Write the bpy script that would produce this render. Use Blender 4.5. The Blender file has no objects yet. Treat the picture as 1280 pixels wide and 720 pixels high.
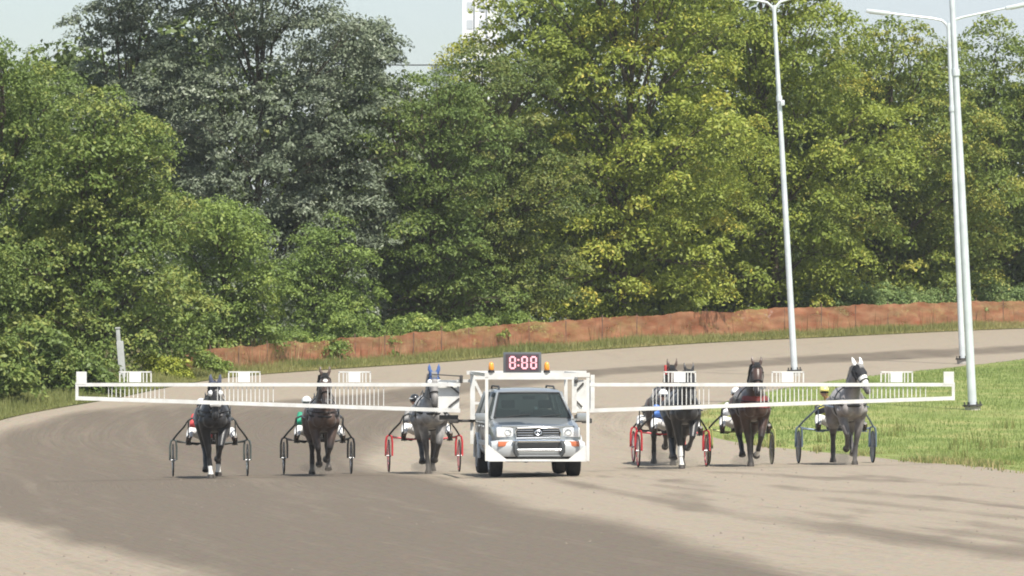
import bpy, bmesh, math, random
import numpy as np
from mathutils import Vector, Matrix
R = math.radians
random.seed(7); rng = np.random.default_rng(7)
scene = bpy.context.scene
COL = scene.collection

# ---------------------------------------------------------------- camera
CAM_H = 3.0
cam_d = bpy.data.cameras.new("camera"); cam = bpy.data.objects.new("camera", cam_d); COL.objects.link(cam)
cam_d.sensor_width = 36.0; cam_d.lens = 36.0 * 7440 / 1280
cam_d.clip_start = 1.0; cam_d.clip_end = 6000
cam.location = (0, 0, CAM_H); cam.rotation_euler = (R(90) + math.atan(48 / 7440), 0, 0)
scene.camera = cam

# ---------------------------------------------------------------- sky, sun, exposure
SUN_EL, SUN_AZ = 58.0, 152.0            # azimuth clockwise from +Y (the view direction)
world = bpy.data.worlds.new("World"); scene.world = world; world.use_nodes = True
wn = world.node_tree; wn.nodes.clear()
sky = wn.nodes.new("ShaderNodeTexSky"); sky.sky_type = 'NISHITA'; sky.sun_disc = False
sky.sun_elevation = R(SUN_EL); sky.sun_rotation = R(SUN_AZ); sky.air_density = 1.0; sky.dust_density = 1.0; sky.ozone_density = 1.6
tc = wn.nodes.new("ShaderNodeTexCoord")
cn = wn.nodes.new("ShaderNodeTexNoise"); cn.inputs['Scale'].default_value = 3.2; cn.inputs['Detail'].default_value = 7
mp = wn.nodes.new("ShaderNodeMapping"); mp.inputs['Scale'].default_value = (1, 1, 4.5); mp.inputs['Location'].default_value = (.3, .2, .1)
cr = wn.nodes.new("ShaderNodeValToRGB"); cr.color_ramp.elements[0].position = .36; cr.color_ramp.elements[1].position = .66
mx = wn.nodes.new("ShaderNodeMixRGB"); mx.inputs['Color2'].default_value = (4.9, 5.4, 5.85, 1)
mlt = wn.nodes.new("ShaderNodeMath"); mlt.operation = 'MULTIPLY'; mlt.inputs[1].default_value = .85
bg = wn.nodes.new("ShaderNodeBackground"); bg.inputs['Strength'].default_value = 0.10
wo = wn.nodes.new("ShaderNodeOutputWorld")
L = wn.links.new
L(tc.outputs['Generated'], mp.inputs['Vector']); L(mp.outputs['Vector'], cn.inputs['Vector']); L(cn.outputs['Fac'], cr.inputs['Fac'])
L(cr.outputs['Color'], mlt.inputs[0]); L(mlt.outputs[0], mx.inputs['Fac']); L(sky.outputs['Color'], mx.inputs['Color1'])
L(mx.outputs['Color'], bg.inputs['Color']); L(bg.outputs['Background'], wo.inputs['Surface'])
sd = bpy.data.lights.new("sun", 'SUN'); sd.energy = 4.8; sd.angle = R(.55); sd.color = (1.0, .95, .86)
so = bpy.data.objects.new("sun", sd); COL.objects.link(so)
sun_dir = Vector((math.sin(R(SUN_AZ)) * math.cos(R(SUN_EL)), math.cos(R(SUN_AZ)) * math.cos(R(SUN_EL)), math.sin(R(SUN_EL))))
so.rotation_euler = sun_dir.to_track_quat('Z', 'Y').to_euler()
so.location = (30, -30, 60)
vs = scene.view_settings
vs.view_transform = 'Standard'; vs.look = 'None'; vs.exposure = 0.62; vs.gamma = 1.0; vs.use_curve_mapping = False
scene.cycles.filter_width = 1.9
scene.cycles.max_bounces = 8; scene.cycles.transparent_max_bounces = 16

# ---------------------------------------------------------------- materials
def mat(name, color, rough=.6, metal=0.0, noise=0.0, nscale=8.0, bump=0.0, bscale=40.0, spec=None, trans=0.0, attr=None, color2=None, coat=0.0, emit=None):
    m = bpy.data.materials.new(name); m.use_nodes = True
    t = m.node_tree; b = t.nodes['Principled BSDF']
    c = tuple(color) + (1,)
    b.inputs['Base Color'].default_value = c; b.inputs['Roughness'].default_value = rough; b.inputs['Metallic'].default_value = metal
    if spec is not None: b.inputs['Specular IOR Level'].default_value = spec
    if coat: b.inputs['Coat Weight'].default_value = coat; b.inputs['Coat Roughness'].default_value = .06
    if trans: b.inputs['Transmission Weight'].default_value = trans
    if emit: b.inputs['Emission Color'].default_value = tuple(emit[:3]) + (1,); b.inputs['Emission Strength'].default_value = emit[3]
    tcn = t.nodes.new('ShaderNodeTexCoord')
    if noise or color2:
        n = t.nodes.new('ShaderNodeTexNoise'); n.inputs['Scale'].default_value = nscale; n.inputs['Detail'].default_value = 5
        t.links.new(tcn.outputs['Object'], n.inputs['Vector'])
        rp = t.nodes.new('ShaderNodeValToRGB')
        c2 = tuple(color2) if color2 else tuple(v * (1 + noise) for v in color)
        c1 = tuple(color) if color2 else tuple(v * (1 - noise) for v in color)
        rp.color_ramp.elements[0].color = c1 + (1,); rp.color_ramp.elements[1].color = c2 + (1,)
        rp.color_ramp.elements[0].position = .32; rp.color_ramp.elements[1].position = .68
        t.links.new(n.outputs['Fac'], rp.inputs['Fac']); t.links.new(rp.outputs['Color'], b.inputs['Base Color'])
    if bump:
        n2 = t.nodes.new('ShaderNodeTexNoise'); n2.inputs['Scale'].default_value = bscale; n2.inputs['Detail'].default_value = 4
        t.links.new(tcn.outputs['Object'], n2.inputs['Vector'])
        bp = t.nodes.new('ShaderNodeBump'); bp.inputs['Strength'].default_value = bump; bp.inputs['Distance'].default_value = .02
        t.links.new(n2.outputs['Fac'], bp.inputs['Height']); t.links.new(bp.outputs['Normal'], b.inputs['Normal'])
    return m

def leaf_mat(name, dark, light, yellow, transl=.35):
    """foliage: per-leaf tint from a face attribute, thin translucent leaves"""
    m = bpy.data.materials.new(name); m.use_nodes = True; t = m.node_tree; b = t.nodes['Principled BSDF']
    a = t.nodes.new('ShaderNodeAttribute'); a.attribute_name = 'tint'
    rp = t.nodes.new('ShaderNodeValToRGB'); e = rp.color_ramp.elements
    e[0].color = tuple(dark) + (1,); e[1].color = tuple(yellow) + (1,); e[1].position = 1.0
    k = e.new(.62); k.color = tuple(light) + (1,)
    t.links.new(a.outputs['Fac'], rp.inputs['Fac']); t.links.new(rp.outputs['Color'], b.inputs['Base Color'])
    b.inputs['Roughness'].default_value = .55; b.inputs['Specular IOR Level'].default_value = .35
    tr = t.nodes.new('ShaderNodeBsdfTranslucent'); t.links.new(rp.outputs['Color'], tr.inputs['Color'])
    ms = t.nodes.new('ShaderNodeMixShader'); ms.inputs[0].default_value = transl
    t.links.new(b.outputs[0], ms.inputs[1]); t.links.new(tr.outputs[0], ms.inputs[2])
    t.links.new(ms.outputs[0], t.nodes['Material Output'].inputs['Surface'])
    return m

# ---------------------------------------------------------------- mesh helpers
class MB:
    def __init__(s): s.v = []; s.f = []; s.mi = []
    def add(s, verts, faces, mi=0):
        o = len(s.v); s.v += [tuple(p) for p in verts]; s.f += [tuple(i + o for i in f) for f in faces]; s.mi += [mi] * len(faces); return s
    def box(s, c, size, rot=None, bev=0.0, mi=0):
        bm = bmesh.new(); bmesh.ops.create_cube(bm, size=1.0)
        bmesh.ops.scale(bm, vec=size, verts=bm.verts)
        if bev: bmesh.ops.bevel(bm, geom=bm.edges[:], offset=bev, segments=2, affect='EDGES', profile=.6)
        M = Matrix.Translation(c)
        if rot is not None: M = M @ (rot if isinstance(rot, Matrix) else Matrix.Rotation(rot[0], 4, 'X') @ Matrix.Rotation(rot[1], 4, 'Y') @ Matrix.Rotation(rot[2], 4, 'Z'))
        bmesh.ops.transform(bm, matrix=M, verts=bm.verts)
        bm.verts.index_update(); s.add([v.co for v in bm.verts], [[v.index for v in f.verts] for f in bm.faces], mi); bm.free(); return s
    def bar(s, a, b, w, h=None, up=(0, 0, 1), bev=0.0, mi=0):
        a = Vector(a); b = Vector(b); d = b - a; h = h or w
        q = d.to_track_quat('Y', 'Z').to_matrix().to_4x4()
        return s.box((a + b) / 2, (w, d.length, h), q, bev, mi)
    def loft(s, rings, cap=True, mi=0, close=True):
        n = len(rings[0]); o = len(s.v)
        vs_ = [p for r in rings for p in r]; fs = []
        for i in range(len(rings) - 1):
            for j in range(n if close else n - 1):
                k = (j + 1) % n
                fs.append((i * n + j, i * n + k, (i + 1) * n + k, (i + 1) * n + j))
        if cap: fs.append(tuple(range(n))[::-1]); fs.append(tuple((len(rings) - 1) * n + j for j in range(n)))
        return s.add(vs_, fs, mi)
    def tube(s, pts, rad, n=8, flat=None, cap=True, mi=0, closed=False, side=None):
        """tapered tube along pts; rad scalar/list; flat = (lateral, vertical) factors or list of them; side = fixed lateral axis"""
        P = [Vector(p) for p in pts]; m = len(P)
        rad = [rad] * m if not hasattr(rad, '__len__') else rad
        rings = []; prev = None
        for i in range(m):
            if closed: d = P[(i + 1) % m] - P[i - 1]
            else: d = (P[min(i + 1, m - 1)] - P[max(i - 1, 0)])
            d = d.normalized() if d.length > 1e-9 else Vector((0, 0, 1))
            if side is not None:
                a = Vector(side); a = (a - d * a.dot(d)).normalized(); b_ = d.cross(a)
            else:
                if prev is None:
                    ref = Vector((1, 0, 0)) if abs(d.x) < .8 else Vector((0, 0, 1)); a = (ref - d * ref.dot(d)).normalized()
                else: a = (prev - d * prev.dot(d)).normalized()
                prev = a; b_ = d.cross(a)
            fl = (1, 1) if flat is None else (flat[i] if isinstance(flat, list) else flat)
            r = rad[i]; ra, rb = (r if hasattr(r, '__len__') else (r * fl[0], r * fl[1]))
            rings.append([P[i] + a * ra * math.cos(2 * math.pi * j / n) + b_ * rb * math.sin(2 * math.pi * j / n) for j in range(n)])
        if closed: rings.append(rings[0]); return s.loft(rings, False, mi)
        return s.loft(rings, cap, mi)
    def ball(s, c, r, nu=10, nv=8, mi=0, rot=None):
        r = (r, r, r) if not hasattr(r, '__len__') else r
        c = Vector(c); rings = []
        for i in range(nv + 1):
            ph = math.pi * min(max(i / nv, .02), .98); row = []
            for j in range(nu):
                th = 2 * math.pi * j / nu
                p = Vector((r[0] * math.sin(ph) * math.cos(th), r[1] * math.sin(ph) * math.sin(th), r[2] * math.cos(ph)))
                if rot is not None: p = rot @ p
                row.append(c + p)
            rings.append(row)
        return s.loft(rings, True, mi)
    def ring(s, c, R_, r, axis='X', n=28, k=8, mi=0, rz=None):
        pts = []
        for i in range(n):
            a = 2 * math.pi * i / n; u, v = R_ * math.cos(a), R_ * math.sin(a)
            pts.append({'X': (c[0], c[1] + u, c[2] + v), 'Y': (c[0] + u, c[1], c[2] + v), 'Z': (c[0] + u, c[1] + v, c[2])}[axis])
        rr = [(r, rz or r)] * n
        return s.tube(pts, rr, k, closed=True, mi=mi, side={'X': (1, 0, 0), 'Y': (0, 1, 0), 'Z': (0, 0, 1)}[axis])
    def disc(s, c, r, t, axis='X', n=24, mi=0):
        d = {'X': Vector((t / 2, 0, 0)), 'Y': Vector((0, t / 2, 0)), 'Z': Vector((0, 0, t / 2))}[axis]; c = Vector(c)
        return s.tube([c - d, c + d], [r, r], n, mi=mi)
    def mesh(s, name):
        me = bpy.data.meshes.new(name); me.from_pydata(s.v, [], s.f)
        if any(s.mi): me.polygons.foreach_set('material_index', s.mi)
        bm = bmesh.new(); bm.from_mesh(me); bmesh.ops.recalc_face_normals(bm, faces=bm.faces); bm.to_mesh(me); bm.free()
        me.update(); return me
    def build(s, name, m, parent=None, smooth=True, ang=40):
        return link(name, s.mesh(name), m, parent, smooth, ang)

def link(name, me, m, parent=None, smooth=True, ang=40):
    o = bpy.data.objects.new(name, me); COL.objects.link(o)
    for k in (m if isinstance(m, (list, tuple)) else [m]): me.materials.append(k)
    if parent is not None: o.parent = parent
    if smooth: me.shade_smooth() if ang is None else me.set_sharp_from_angle(angle=R(ang)) if hasattr(me, 'set_sharp_from_angle') else None
    if smooth: me.polygons.foreach_set('use_smooth', [True] * len(me.polygons))
    return o

def thing(name, label, cat, loc=(0, 0, 0), rz=0, group=None, tilt=None):
    o = bpy.data.objects.new(name, None); COL.objects.link(o); o.empty_display_size = .3
    o.location = loc; o.rotation_euler = tilt if tilt else (0, 0, rz); return tag(o, label, cat, group)
def tag(o, label=None, cat=None, group=None, kind=None):
    if label: o['label'] = label
    if cat: o['category'] = cat
    if group: o['group'] = group
    if kind: o['kind'] = kind
    return o
def copy_tree(o, parent=None):
    c = o.copy(); COL.objects.link(c); c.parent = parent
    for ch in list(o.children): copy_tree(ch, c)
    return c

def remesh(mb, voxel, smooth_it=6, fac=.5):
    """merge overlapping closed shapes into one continuous skin"""
    me = mb.mesh('tmp'); o = bpy.data.objects.new('tmp', me); COL.objects.link(o)
    md = o.modifiers.new('r', 'REMESH'); md.mode = 'VOXEL'; md.voxel_size = voxel
    if smooth_it:
        sm = o.modifiers.new('s', 'SMOOTH'); sm.iterations = smooth_it; sm.factor = fac
    dg = bpy.context.evaluated_depsgraph_get(); dg.update()
    out = bpy.data.meshes.new_from_object(o.evaluated_get(dg))
    bpy.data.objects.remove(o); bpy.data.meshes.remove(me); return out

def np_mesh(name, V, Fq, tint=None):
    """fast mesh from numpy arrays; Fq (n,3) or (n,4); tint per face"""
    me = bpy.data.meshes.new(name); V = np.asarray(V, np.float32); Fq = np.asarray(Fq, np.int32); k = Fq.shape[1]
    me.vertices.add(len(V)); me.vertices.foreach_set('co', V.ravel())
    me.loops.add(Fq.size); me.loops.foreach_set('vertex_index', Fq.ravel())
    me.polygons.add(len(Fq)); me.polygons.foreach_set('loop_start', np.arange(0, Fq.size, k, dtype=np.int32))
    me.update(calc_edges=True)
    if tint is not None:
        a = me.attributes.new('tint', 'FLOAT', 'FACE'); a.data.foreach_set('value', np.asarray(tint, np.float32))
    return me

# ---------------------------------------------------------------- terrain height
RD = np.array([0, 123, 128, 132, 136, 141, 152, 165, 176, 196, 215, 230, 250, 300, 1000.])
RZ = np.array([0, 0, -.09, -.10, .02, .26, .80, 1.2, 1.5, 1.85, 2.45, 2.85, 3.1, 3.4, 4.])
def gz(x, D):
    x = np.asarray(x, float); D = np.asarray(D, float)
    r = sum(np.interp(D + o, RD, RZ) for o in (-4, -2, 0, 2, 4)) / 5
    w = np.clip((158 - D) / 28, 0, 1); w = w * w * (3 - 2 * w)
    return r + w * (.02 * np.clip(x, -14, 14) - .03)
def G(x, D): return float(gz(x, D))
def vnoise(x, y, seed=0):
    """smooth value noise, vectorised"""
    xi = np.floor(x).astype(int); yi = np.floor(y).astype(int); fx = x - xi; fy = y - yi
    fx = fx * fx * (3 - 2 * fx); fy = fy * fy * (3 - 2 * fy)
    def h(a, b):
        n = np.sin(a * 127.1 + b * 311.7 + seed * 74.7) * 43758.5453; return n - np.floor(n)
    return (h(xi, yi) * (1 - fx) + h(xi + 1, yi) * fx) * (1 - fy) + (h(xi, yi + 1) * (1 - fx) + h(xi + 1, yi + 1) * fx) * fy
# ================================================================ THE GROUND
IN_D = [-50, 40, 80, 104, 115.7, 122.1, 133.0, 136.9, 138.4, 141, 145, 150.0, 157, 165, 173.8, 185, 196.8, 210, 225, 245]
IN_X = [40, 24, 16.2, 12.0, 9.95, 9.5, 8.2, 6.6, 5.9, 4.9, 4.4, 4.55, 5.5, 7.2, 9.8, 13.4, 16.9, 21.5, 28, 42]
OUT_D = [-50, 60, 110, 135, 150.3, 155, 160, 168, 176, 185, 195, 203, 208, 214.3, 221, 229, 237, 245]
OUT_X = [-22, -17, -15.5, -14.4, -12.9, -11.7, -10.7, -9.7, -8.4, -5.6, -2.0, 1.0, 3.9, 7.4, 12.2, 17.2, 21.5, 27]
def smooth_fn(D_, X_):
    d = np.arange(-60, 260, .5); x = np.interp(d, D_, X_); k = np.hanning(17); k /= k.sum()
    x = np.convolve(np.pad(x, 8, 'edge'), k, 'valid'); return lambda q: np.interp(q, d, x)
x_in = smooth_fn(IN_D, IN_X); x_out = smooth_fn(OUT_D, OUT_X)
END = 243.0
rowsD = np.concatenate([np.arange(-50, 60, 5.), np.arange(60, 70, 1.), np.arange(70, END + .01, .5)])

# damp and dry streaks left by the water cart and harrow, in metres on the ground
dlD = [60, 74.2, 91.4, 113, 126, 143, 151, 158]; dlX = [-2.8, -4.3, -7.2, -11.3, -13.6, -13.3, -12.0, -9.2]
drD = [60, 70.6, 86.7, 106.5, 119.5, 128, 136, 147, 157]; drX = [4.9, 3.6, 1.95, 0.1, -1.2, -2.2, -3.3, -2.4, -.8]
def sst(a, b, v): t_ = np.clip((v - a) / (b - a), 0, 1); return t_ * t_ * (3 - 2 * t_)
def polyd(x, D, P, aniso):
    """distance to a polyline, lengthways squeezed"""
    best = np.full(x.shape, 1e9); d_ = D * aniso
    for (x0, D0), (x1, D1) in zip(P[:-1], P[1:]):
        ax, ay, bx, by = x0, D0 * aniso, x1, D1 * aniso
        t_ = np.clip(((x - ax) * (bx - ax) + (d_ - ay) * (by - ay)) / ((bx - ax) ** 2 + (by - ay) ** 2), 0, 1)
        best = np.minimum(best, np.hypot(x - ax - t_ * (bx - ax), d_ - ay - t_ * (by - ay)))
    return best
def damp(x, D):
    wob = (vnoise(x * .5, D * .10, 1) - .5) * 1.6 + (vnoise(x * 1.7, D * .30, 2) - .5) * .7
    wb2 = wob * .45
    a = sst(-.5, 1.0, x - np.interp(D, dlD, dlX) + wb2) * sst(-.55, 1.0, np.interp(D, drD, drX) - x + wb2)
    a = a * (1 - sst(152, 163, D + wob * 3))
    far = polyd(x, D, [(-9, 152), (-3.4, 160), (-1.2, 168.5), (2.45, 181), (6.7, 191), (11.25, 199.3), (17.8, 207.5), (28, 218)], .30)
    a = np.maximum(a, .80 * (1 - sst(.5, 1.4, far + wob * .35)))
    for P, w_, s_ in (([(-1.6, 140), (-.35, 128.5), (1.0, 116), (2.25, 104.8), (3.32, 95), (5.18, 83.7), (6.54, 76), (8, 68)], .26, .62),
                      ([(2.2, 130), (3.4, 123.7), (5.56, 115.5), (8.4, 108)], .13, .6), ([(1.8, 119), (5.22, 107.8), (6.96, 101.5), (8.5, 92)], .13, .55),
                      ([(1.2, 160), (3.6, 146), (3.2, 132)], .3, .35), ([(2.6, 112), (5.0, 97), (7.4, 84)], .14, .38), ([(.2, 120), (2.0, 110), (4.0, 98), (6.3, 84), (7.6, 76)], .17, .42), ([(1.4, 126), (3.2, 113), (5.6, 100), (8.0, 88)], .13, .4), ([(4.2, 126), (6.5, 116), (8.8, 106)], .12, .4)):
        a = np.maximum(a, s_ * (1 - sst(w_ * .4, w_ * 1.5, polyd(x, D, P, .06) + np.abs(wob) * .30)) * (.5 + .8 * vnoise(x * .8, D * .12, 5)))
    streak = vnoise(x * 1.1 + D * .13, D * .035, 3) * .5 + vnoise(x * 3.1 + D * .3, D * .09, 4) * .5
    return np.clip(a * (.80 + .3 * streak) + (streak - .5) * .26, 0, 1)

def strip(name, fa, fb, nx, rows, m, lift=0.0, attr=None, power=1.0):
    V = []; A = []
    for D in rows:
        a, b = fa(D), fb(D)
        t_ = np.linspace(0, 1, nx + 1) ** power; x = a + (b - a) * t_
        z = gz(x, D) + lift
        if lift: z = z - lift * np.clip(1 - np.abs(x - (a if lift_side else b)) / .18, 0, 1)
        V.append(np.stack([x, np.full_like(x, D), z], 1))
    V = np.concatenate(V); n = nx + 1; r_ = len(rows)
    i, j = np.meshgrid(np.arange(r_ - 1), np.arange(nx), indexing='ij'); k = (i * n + j).ravel()
    me = np_mesh(name, V, np.stack([k, k + 1, k + n + 1, k + n], 1))
    if attr:
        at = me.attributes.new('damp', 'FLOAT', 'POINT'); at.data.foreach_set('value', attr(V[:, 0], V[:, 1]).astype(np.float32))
        ln = me.attributes.new('lane', 'FLOAT', 'POINT'); ln.data.foreach_set('value', (x_in(V[:, 1]) - V[:, 0]).astype(np.float32))
    return tag(link(name, me, m, None, True, None), kind='structure')

def dirt_mat():
    m = bpy.data.materials.new('track_dirt'); m.use_nodes = True; t = m.node_tree; b = t.nodes['Principled BSDF']; N = t.nodes.new; K = t.links.new
    g = N('ShaderNodeNewGeometry')
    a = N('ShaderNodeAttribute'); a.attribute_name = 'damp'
    def noise(scale, vec, det=5):
        mp_ = N('ShaderNodeMapping'); mp_.inputs['Scale'].default_value = vec; K(g.outputs['Position'], mp_.inputs['Vector'])
        n = N('ShaderNodeTexNoise'); n.inputs['Scale'].default_value = scale; n.inputs['Detail'].default_value = det; n.inputs['Roughness'].default_value = .62; K(mp_.outputs[0], n.inputs['Vector']); return n
    n1 = noise(1.0, (1.6, .22, 1)); n2 = noise(1.0, (7, 1.6, 1)); n3 = noise(9.0, (1, .5, 1), 6)
    la = N('ShaderNodeAttribute'); la.attribute_name = 'lane'; sp_ = N('ShaderNodeSeparateXYZ'); K(g.outputs['Position'], sp_.inputs[0])
    cb = N('ShaderNodeCombineXYZ'); K(la.outputs['Fac'], cb.inputs[0]); K(sp_.outputs[1], cb.inputs[1])
    def lane_noise(vx, vy, det):
        mp_ = N('ShaderNodeMapping'); mp_.inputs['Scale'].default_value = (vx, vy, 1); K(cb.outputs[0], mp_.inputs['Vector']); n = N('ShaderNodeTexNoise'); n.inputs['Scale'].default_value = 1.0; n.inputs['Detail'].default_value = det; n.inputs['Roughness'].default_value = .65; K(mp_.outputs[0], n.inputs['Vector']); return n
    r1 = lane_noise(3.2, .045, 6); r2 = lane_noise(9.0, .22, 4)
    def math_(op, x, y):
        q = N('ShaderNodeMath'); q.operation = op
        for i, v in enumerate((x, y)):
            if isinstance(v, (int, float)): q.inputs[i].default_value = v
            else: K(v, q.inputs[i])
        return q.outputs[0]
    s1 = math_('MULTIPLY', math_('SUBTRACT', n1.outputs['Fac'], .5), .38); s2 = math_('MULTIPLY', math_('SUBTRACT', n2.outputs['Fac'], .5), .22)
    s3 = math_('MULTIPLY', math_('SUBTRACT', r1.outputs['Fac'], .5), .62); s4 = math_('MULTIPLY', math_('SUBTRACT', r2.outputs['Fac'], .5), .42)
    r3 = lane_noise(4.5, 1.1, 3); sc_ = N('ShaderNodeMapRange'); sc_.inputs['From Min'].default_value = .60; sc_.inputs['From Max'].default_value = .70; sc_.inputs['To Max'].default_value = .22; K(r3.outputs['Fac'], sc_.inputs['Value'])
    s4 = math_('ADD', s4, sc_.outputs[0])
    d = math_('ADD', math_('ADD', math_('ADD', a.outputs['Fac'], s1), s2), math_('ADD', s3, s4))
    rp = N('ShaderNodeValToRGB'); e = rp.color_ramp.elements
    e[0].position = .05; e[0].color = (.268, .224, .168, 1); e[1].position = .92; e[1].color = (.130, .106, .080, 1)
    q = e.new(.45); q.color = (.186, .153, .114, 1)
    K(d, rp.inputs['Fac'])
    mm = N('ShaderNodeMixRGB'); mm.blend_type = 'OVERLAY'; mm.inputs['Fac'].default_value = .32; K(rp.outputs['Color'], mm.inputs['Color1']); K(n3.outputs['Color'], mm.inputs['Color2'])
    hs = N('ShaderNodeHueSaturation'); hs.inputs['Saturation'].default_value = .93; K(mm.outputs[0], hs.inputs['Color']); K(hs.outputs[0], b.inputs['Base Color'])
    b.inputs['Roughness'].default_value = .95; b.inputs['Specular IOR Level'].default_value = .15
    bp = N('ShaderNodeBump'); bp.inputs['Strength'].default_value = .55; bp.inputs['Distance'].default_value = .05; K(n3.outputs['Fac'], bp.inputs['Height']); b2 = N('ShaderNodeBump'); b2.inputs['Strength'].default_value = .5; b2.inputs['Distance'].default_value = .10; K(r2.outputs['Fac'], b2.inputs['Height']); K(bp.outputs[0], b2.inputs['Normal']); K(b2.outputs[0], b.inputs['Normal'])
    return m
def turf_mat(name, c1, c2, c3, sc=.6):
    m = bpy.data.materials.new(name); m.use_nodes = True; t = m.node_tree; b = t.nodes['Principled BSDF']; N = t.nodes.new; K = t.links.new
    g = N('ShaderNodeNewGeometry'); n = N('ShaderNodeTexNoise'); n.inputs['Scale'].default_value = sc; n.inputs['Detail'].default_value = 8; K(g.outputs['Position'], n.inputs['Vector'])
    rp = N('ShaderNodeValToRGB'); e = rp.color_ramp.elements; e[0].position = .3; e[1].position = .72
    e[0].color = c1 + (1,); e[1].color = c3 + (1,); q = e.new(.5); q.color = c2 + (1,)
    K(n.outputs['Fac'], rp.inputs['Fac']); K(rp.outputs[0], b.inputs['Base Color']); b.inputs['Roughness'].default_value = .95; b.inputs['Specular IOR Level'].default_value = .1
    n2 = N('ShaderNodeTexNoise'); n2.inputs['Scale'].default_value = 14; K(g.outputs['Position'], n2.inputs['Vector'])
    bp = N('ShaderNodeBump'); bp.inputs['Strength'].default_value = .8; bp.inputs['Distance'].default_value = .06; K(n2.outputs['Fac'], bp.inputs['Height']); K(bp.outputs[0], b.inputs['Normal'])
    return m
M_dirt = dirt_mat()
M_turf = turf_mat('infield_turf', (.13, .175, .048), (.195, .235, .075), (.30, .28, .115))
M_verge = turf_mat('verge_earth', (.05, .06, .022), (.085, .085, .035), (.13, .11, .055), .4)
lift_side = True
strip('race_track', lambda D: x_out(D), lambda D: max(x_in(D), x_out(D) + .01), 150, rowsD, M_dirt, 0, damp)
strip('infield', lambda D: max(x_in(D), x_out(D) + .01), lambda D: 160.0, 60, rowsD, M_turf, .05, None, 2.2)
lift_side = False
strip('verge', lambda D: -160.0, lambda D: x_out(D), 60, rowsD, M_verge, .05)
lift_side = True
for nm, a_, b_, r_ in (('ground', -1800., 1800., np.array([END, 260, 300, 400, 700, 1200, 1800.])),):
    strip(nm, lambda D: a_, lambda D: b_, 80, r_, M_verge)
for nm, sg in (('ground', -1), ('ground', 1)):
    strip(nm, lambda D: min(sg * 160., sg * 1800.), lambda D: max(sg * 160., sg * 1800.), 12, np.array([-50., 60, 126, 140, 152, 176, 200, END]), M_verge)

# ---------------------------------------------------------------- grass blades
def blades(name, X, D, h, w, m, tint, lean=.35, lift=.03):
    n = len(X); a = rng.uniform(0, 2 * np.pi, n); l = rng.uniform(0, 2 * np.pi, n); z = gz(X, D) + lift - .02
    dx, dy = np.cos(a) * w, np.sin(a) * w; k = rng.uniform(.05, lean, n) * h
    B = np.stack([X, D, z], 1)
    V = np.stack([B + np.stack([dx, dy, 0 * z], 1), B - np.stack([dx, dy, 0 * z], 1), B + np.stack([np.cos(l) * k, np.sin(l) * k, h], 1)], 1).reshape(-1, 3)
    me = np_mesh(name, V, np.arange(3 * n).reshape(-1, 3), tint)
    return link(name, me, m, None, False)
M_grass = leaf_mat('grass_blade', (.15, .21, .055), (.24, .30, .088), (.42, .39, .19), .3)
M_dry = leaf_mat('dry_grass', (.14, .185, .05), (.28, .27, .095), (.46, .37, .18), .25)
n = 150000
D = 112 + rng.random(n) ** 1.3 * 92; X = x_in(D) + rng.random(n) ** 1.25 * 15.0; keep = np.abs(X) < D * .095; X, D = X[keep], D[keep]
pat = vnoise(X * .45, D * .16, 8); edge = X - x_in(D)
clump = vnoise(X * 2.2, D * 1.1, 9)
h = (.05 + .10 * rng.random(len(X)) ** 2) * (.5 + .6 * clump) * np.clip(.35 + edge * .6, .3, 1.15)
tint = np.clip(.08 + .75 * pat + .25 * (rng.random(len(X)) - .4) + .18 * np.exp(-edge / .6), 0, 1)
tag(blades('grass', X, D, h, .012, M_grass, tint, lift=.05), 'green grass of the infield beside the dirt track', 'grass', kind='stuff')
n = 90000
D = 128 + rng.random(n) * 108; off = rng.random(n) ** 1.6 * 3.2
X = x_out(D) - off; keep = np.abs(X) < D * .1; X, D, off = X[keep], D[keep], off[keep]
h = (.10 + .22 * rng.random(len(X))) * np.clip(.25 + off, .3, 1.1)
left = np.clip((190 - D) / 30, 0, 1)
tint = np.clip((.20 + .45 * rng.random(len(X)) * (1 - left * .4) + .38 * (1 - left) * vnoise(X * .3, D * .3, 4)), 0, 1)
tag(blades('grass', X, D, h, .018, M_dry, tint, lift=.05), 'rough grass on the verge below the orange netting', 'grass', kind='stuff')
# longer verge grass in front of the netting
n = 42000
D = 173 + rng.random(n) * 66; X = x_out(D) - .15 - rng.random(n) ** .6 * 1.0 * (1 + .0 * D); keep = np.abs(X) < D * .1; X, D = X[keep], D[keep]
hgt = (.10 + .30 * rng.random(len(X)) ** 1.6) * (.45 + .8 * vnoise(X * .9, D * .5, 14))
tag(blades('verge_grass', X, D, hgt, .018, M_dry, np.clip(.12 + .75 * vnoise(X * .35, D * .2, 15) + .25 * (rng.random(len(X)) - .5), 0, 1), .4, .05), 'longer green and straw-coloured grass at the foot of the orange netting', 'grass', kind='stuff')
# taller weeds and tufts at the crumbling turf edge
n = 9000
D = 112 + rng.random(n) * 42; X = x_in(D) + rng.normal(.12, .22, n); keep = vnoise(X * 1.5, D * .8, 31) > .45; X, D = X[keep], D[keep]
tag(blades('turf_edge_tufts', X, D, .05 + .13 * rng.random(len(X)) ** 2, .014, M_dry, np.clip(rng.random(len(X)), 0, 1), .5, .03), 'ragged tufts along the crumbling edge of the infield', 'grass', kind='stuff')
n = 420; kx = rng.random(60) * 9; kd = 116 + rng.random(60) * 28; j = rng.integers(0, 60, n * 3); D = kd[j] + rng.normal(0, .25, len(j)); X = x_in(D) + 1 + kx[j] + rng.normal(0, .10, len(j))
tag(blades('tall_weeds', X, D, .14 + .22 * rng.random(len(X)), .016, M_dry, np.clip(.1 + .5 * rng.random(len(X)), 0, 1), .4, .04), 'clumps of taller weeds scattered in the infield grass', 'weeds', kind='stuff')
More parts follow.
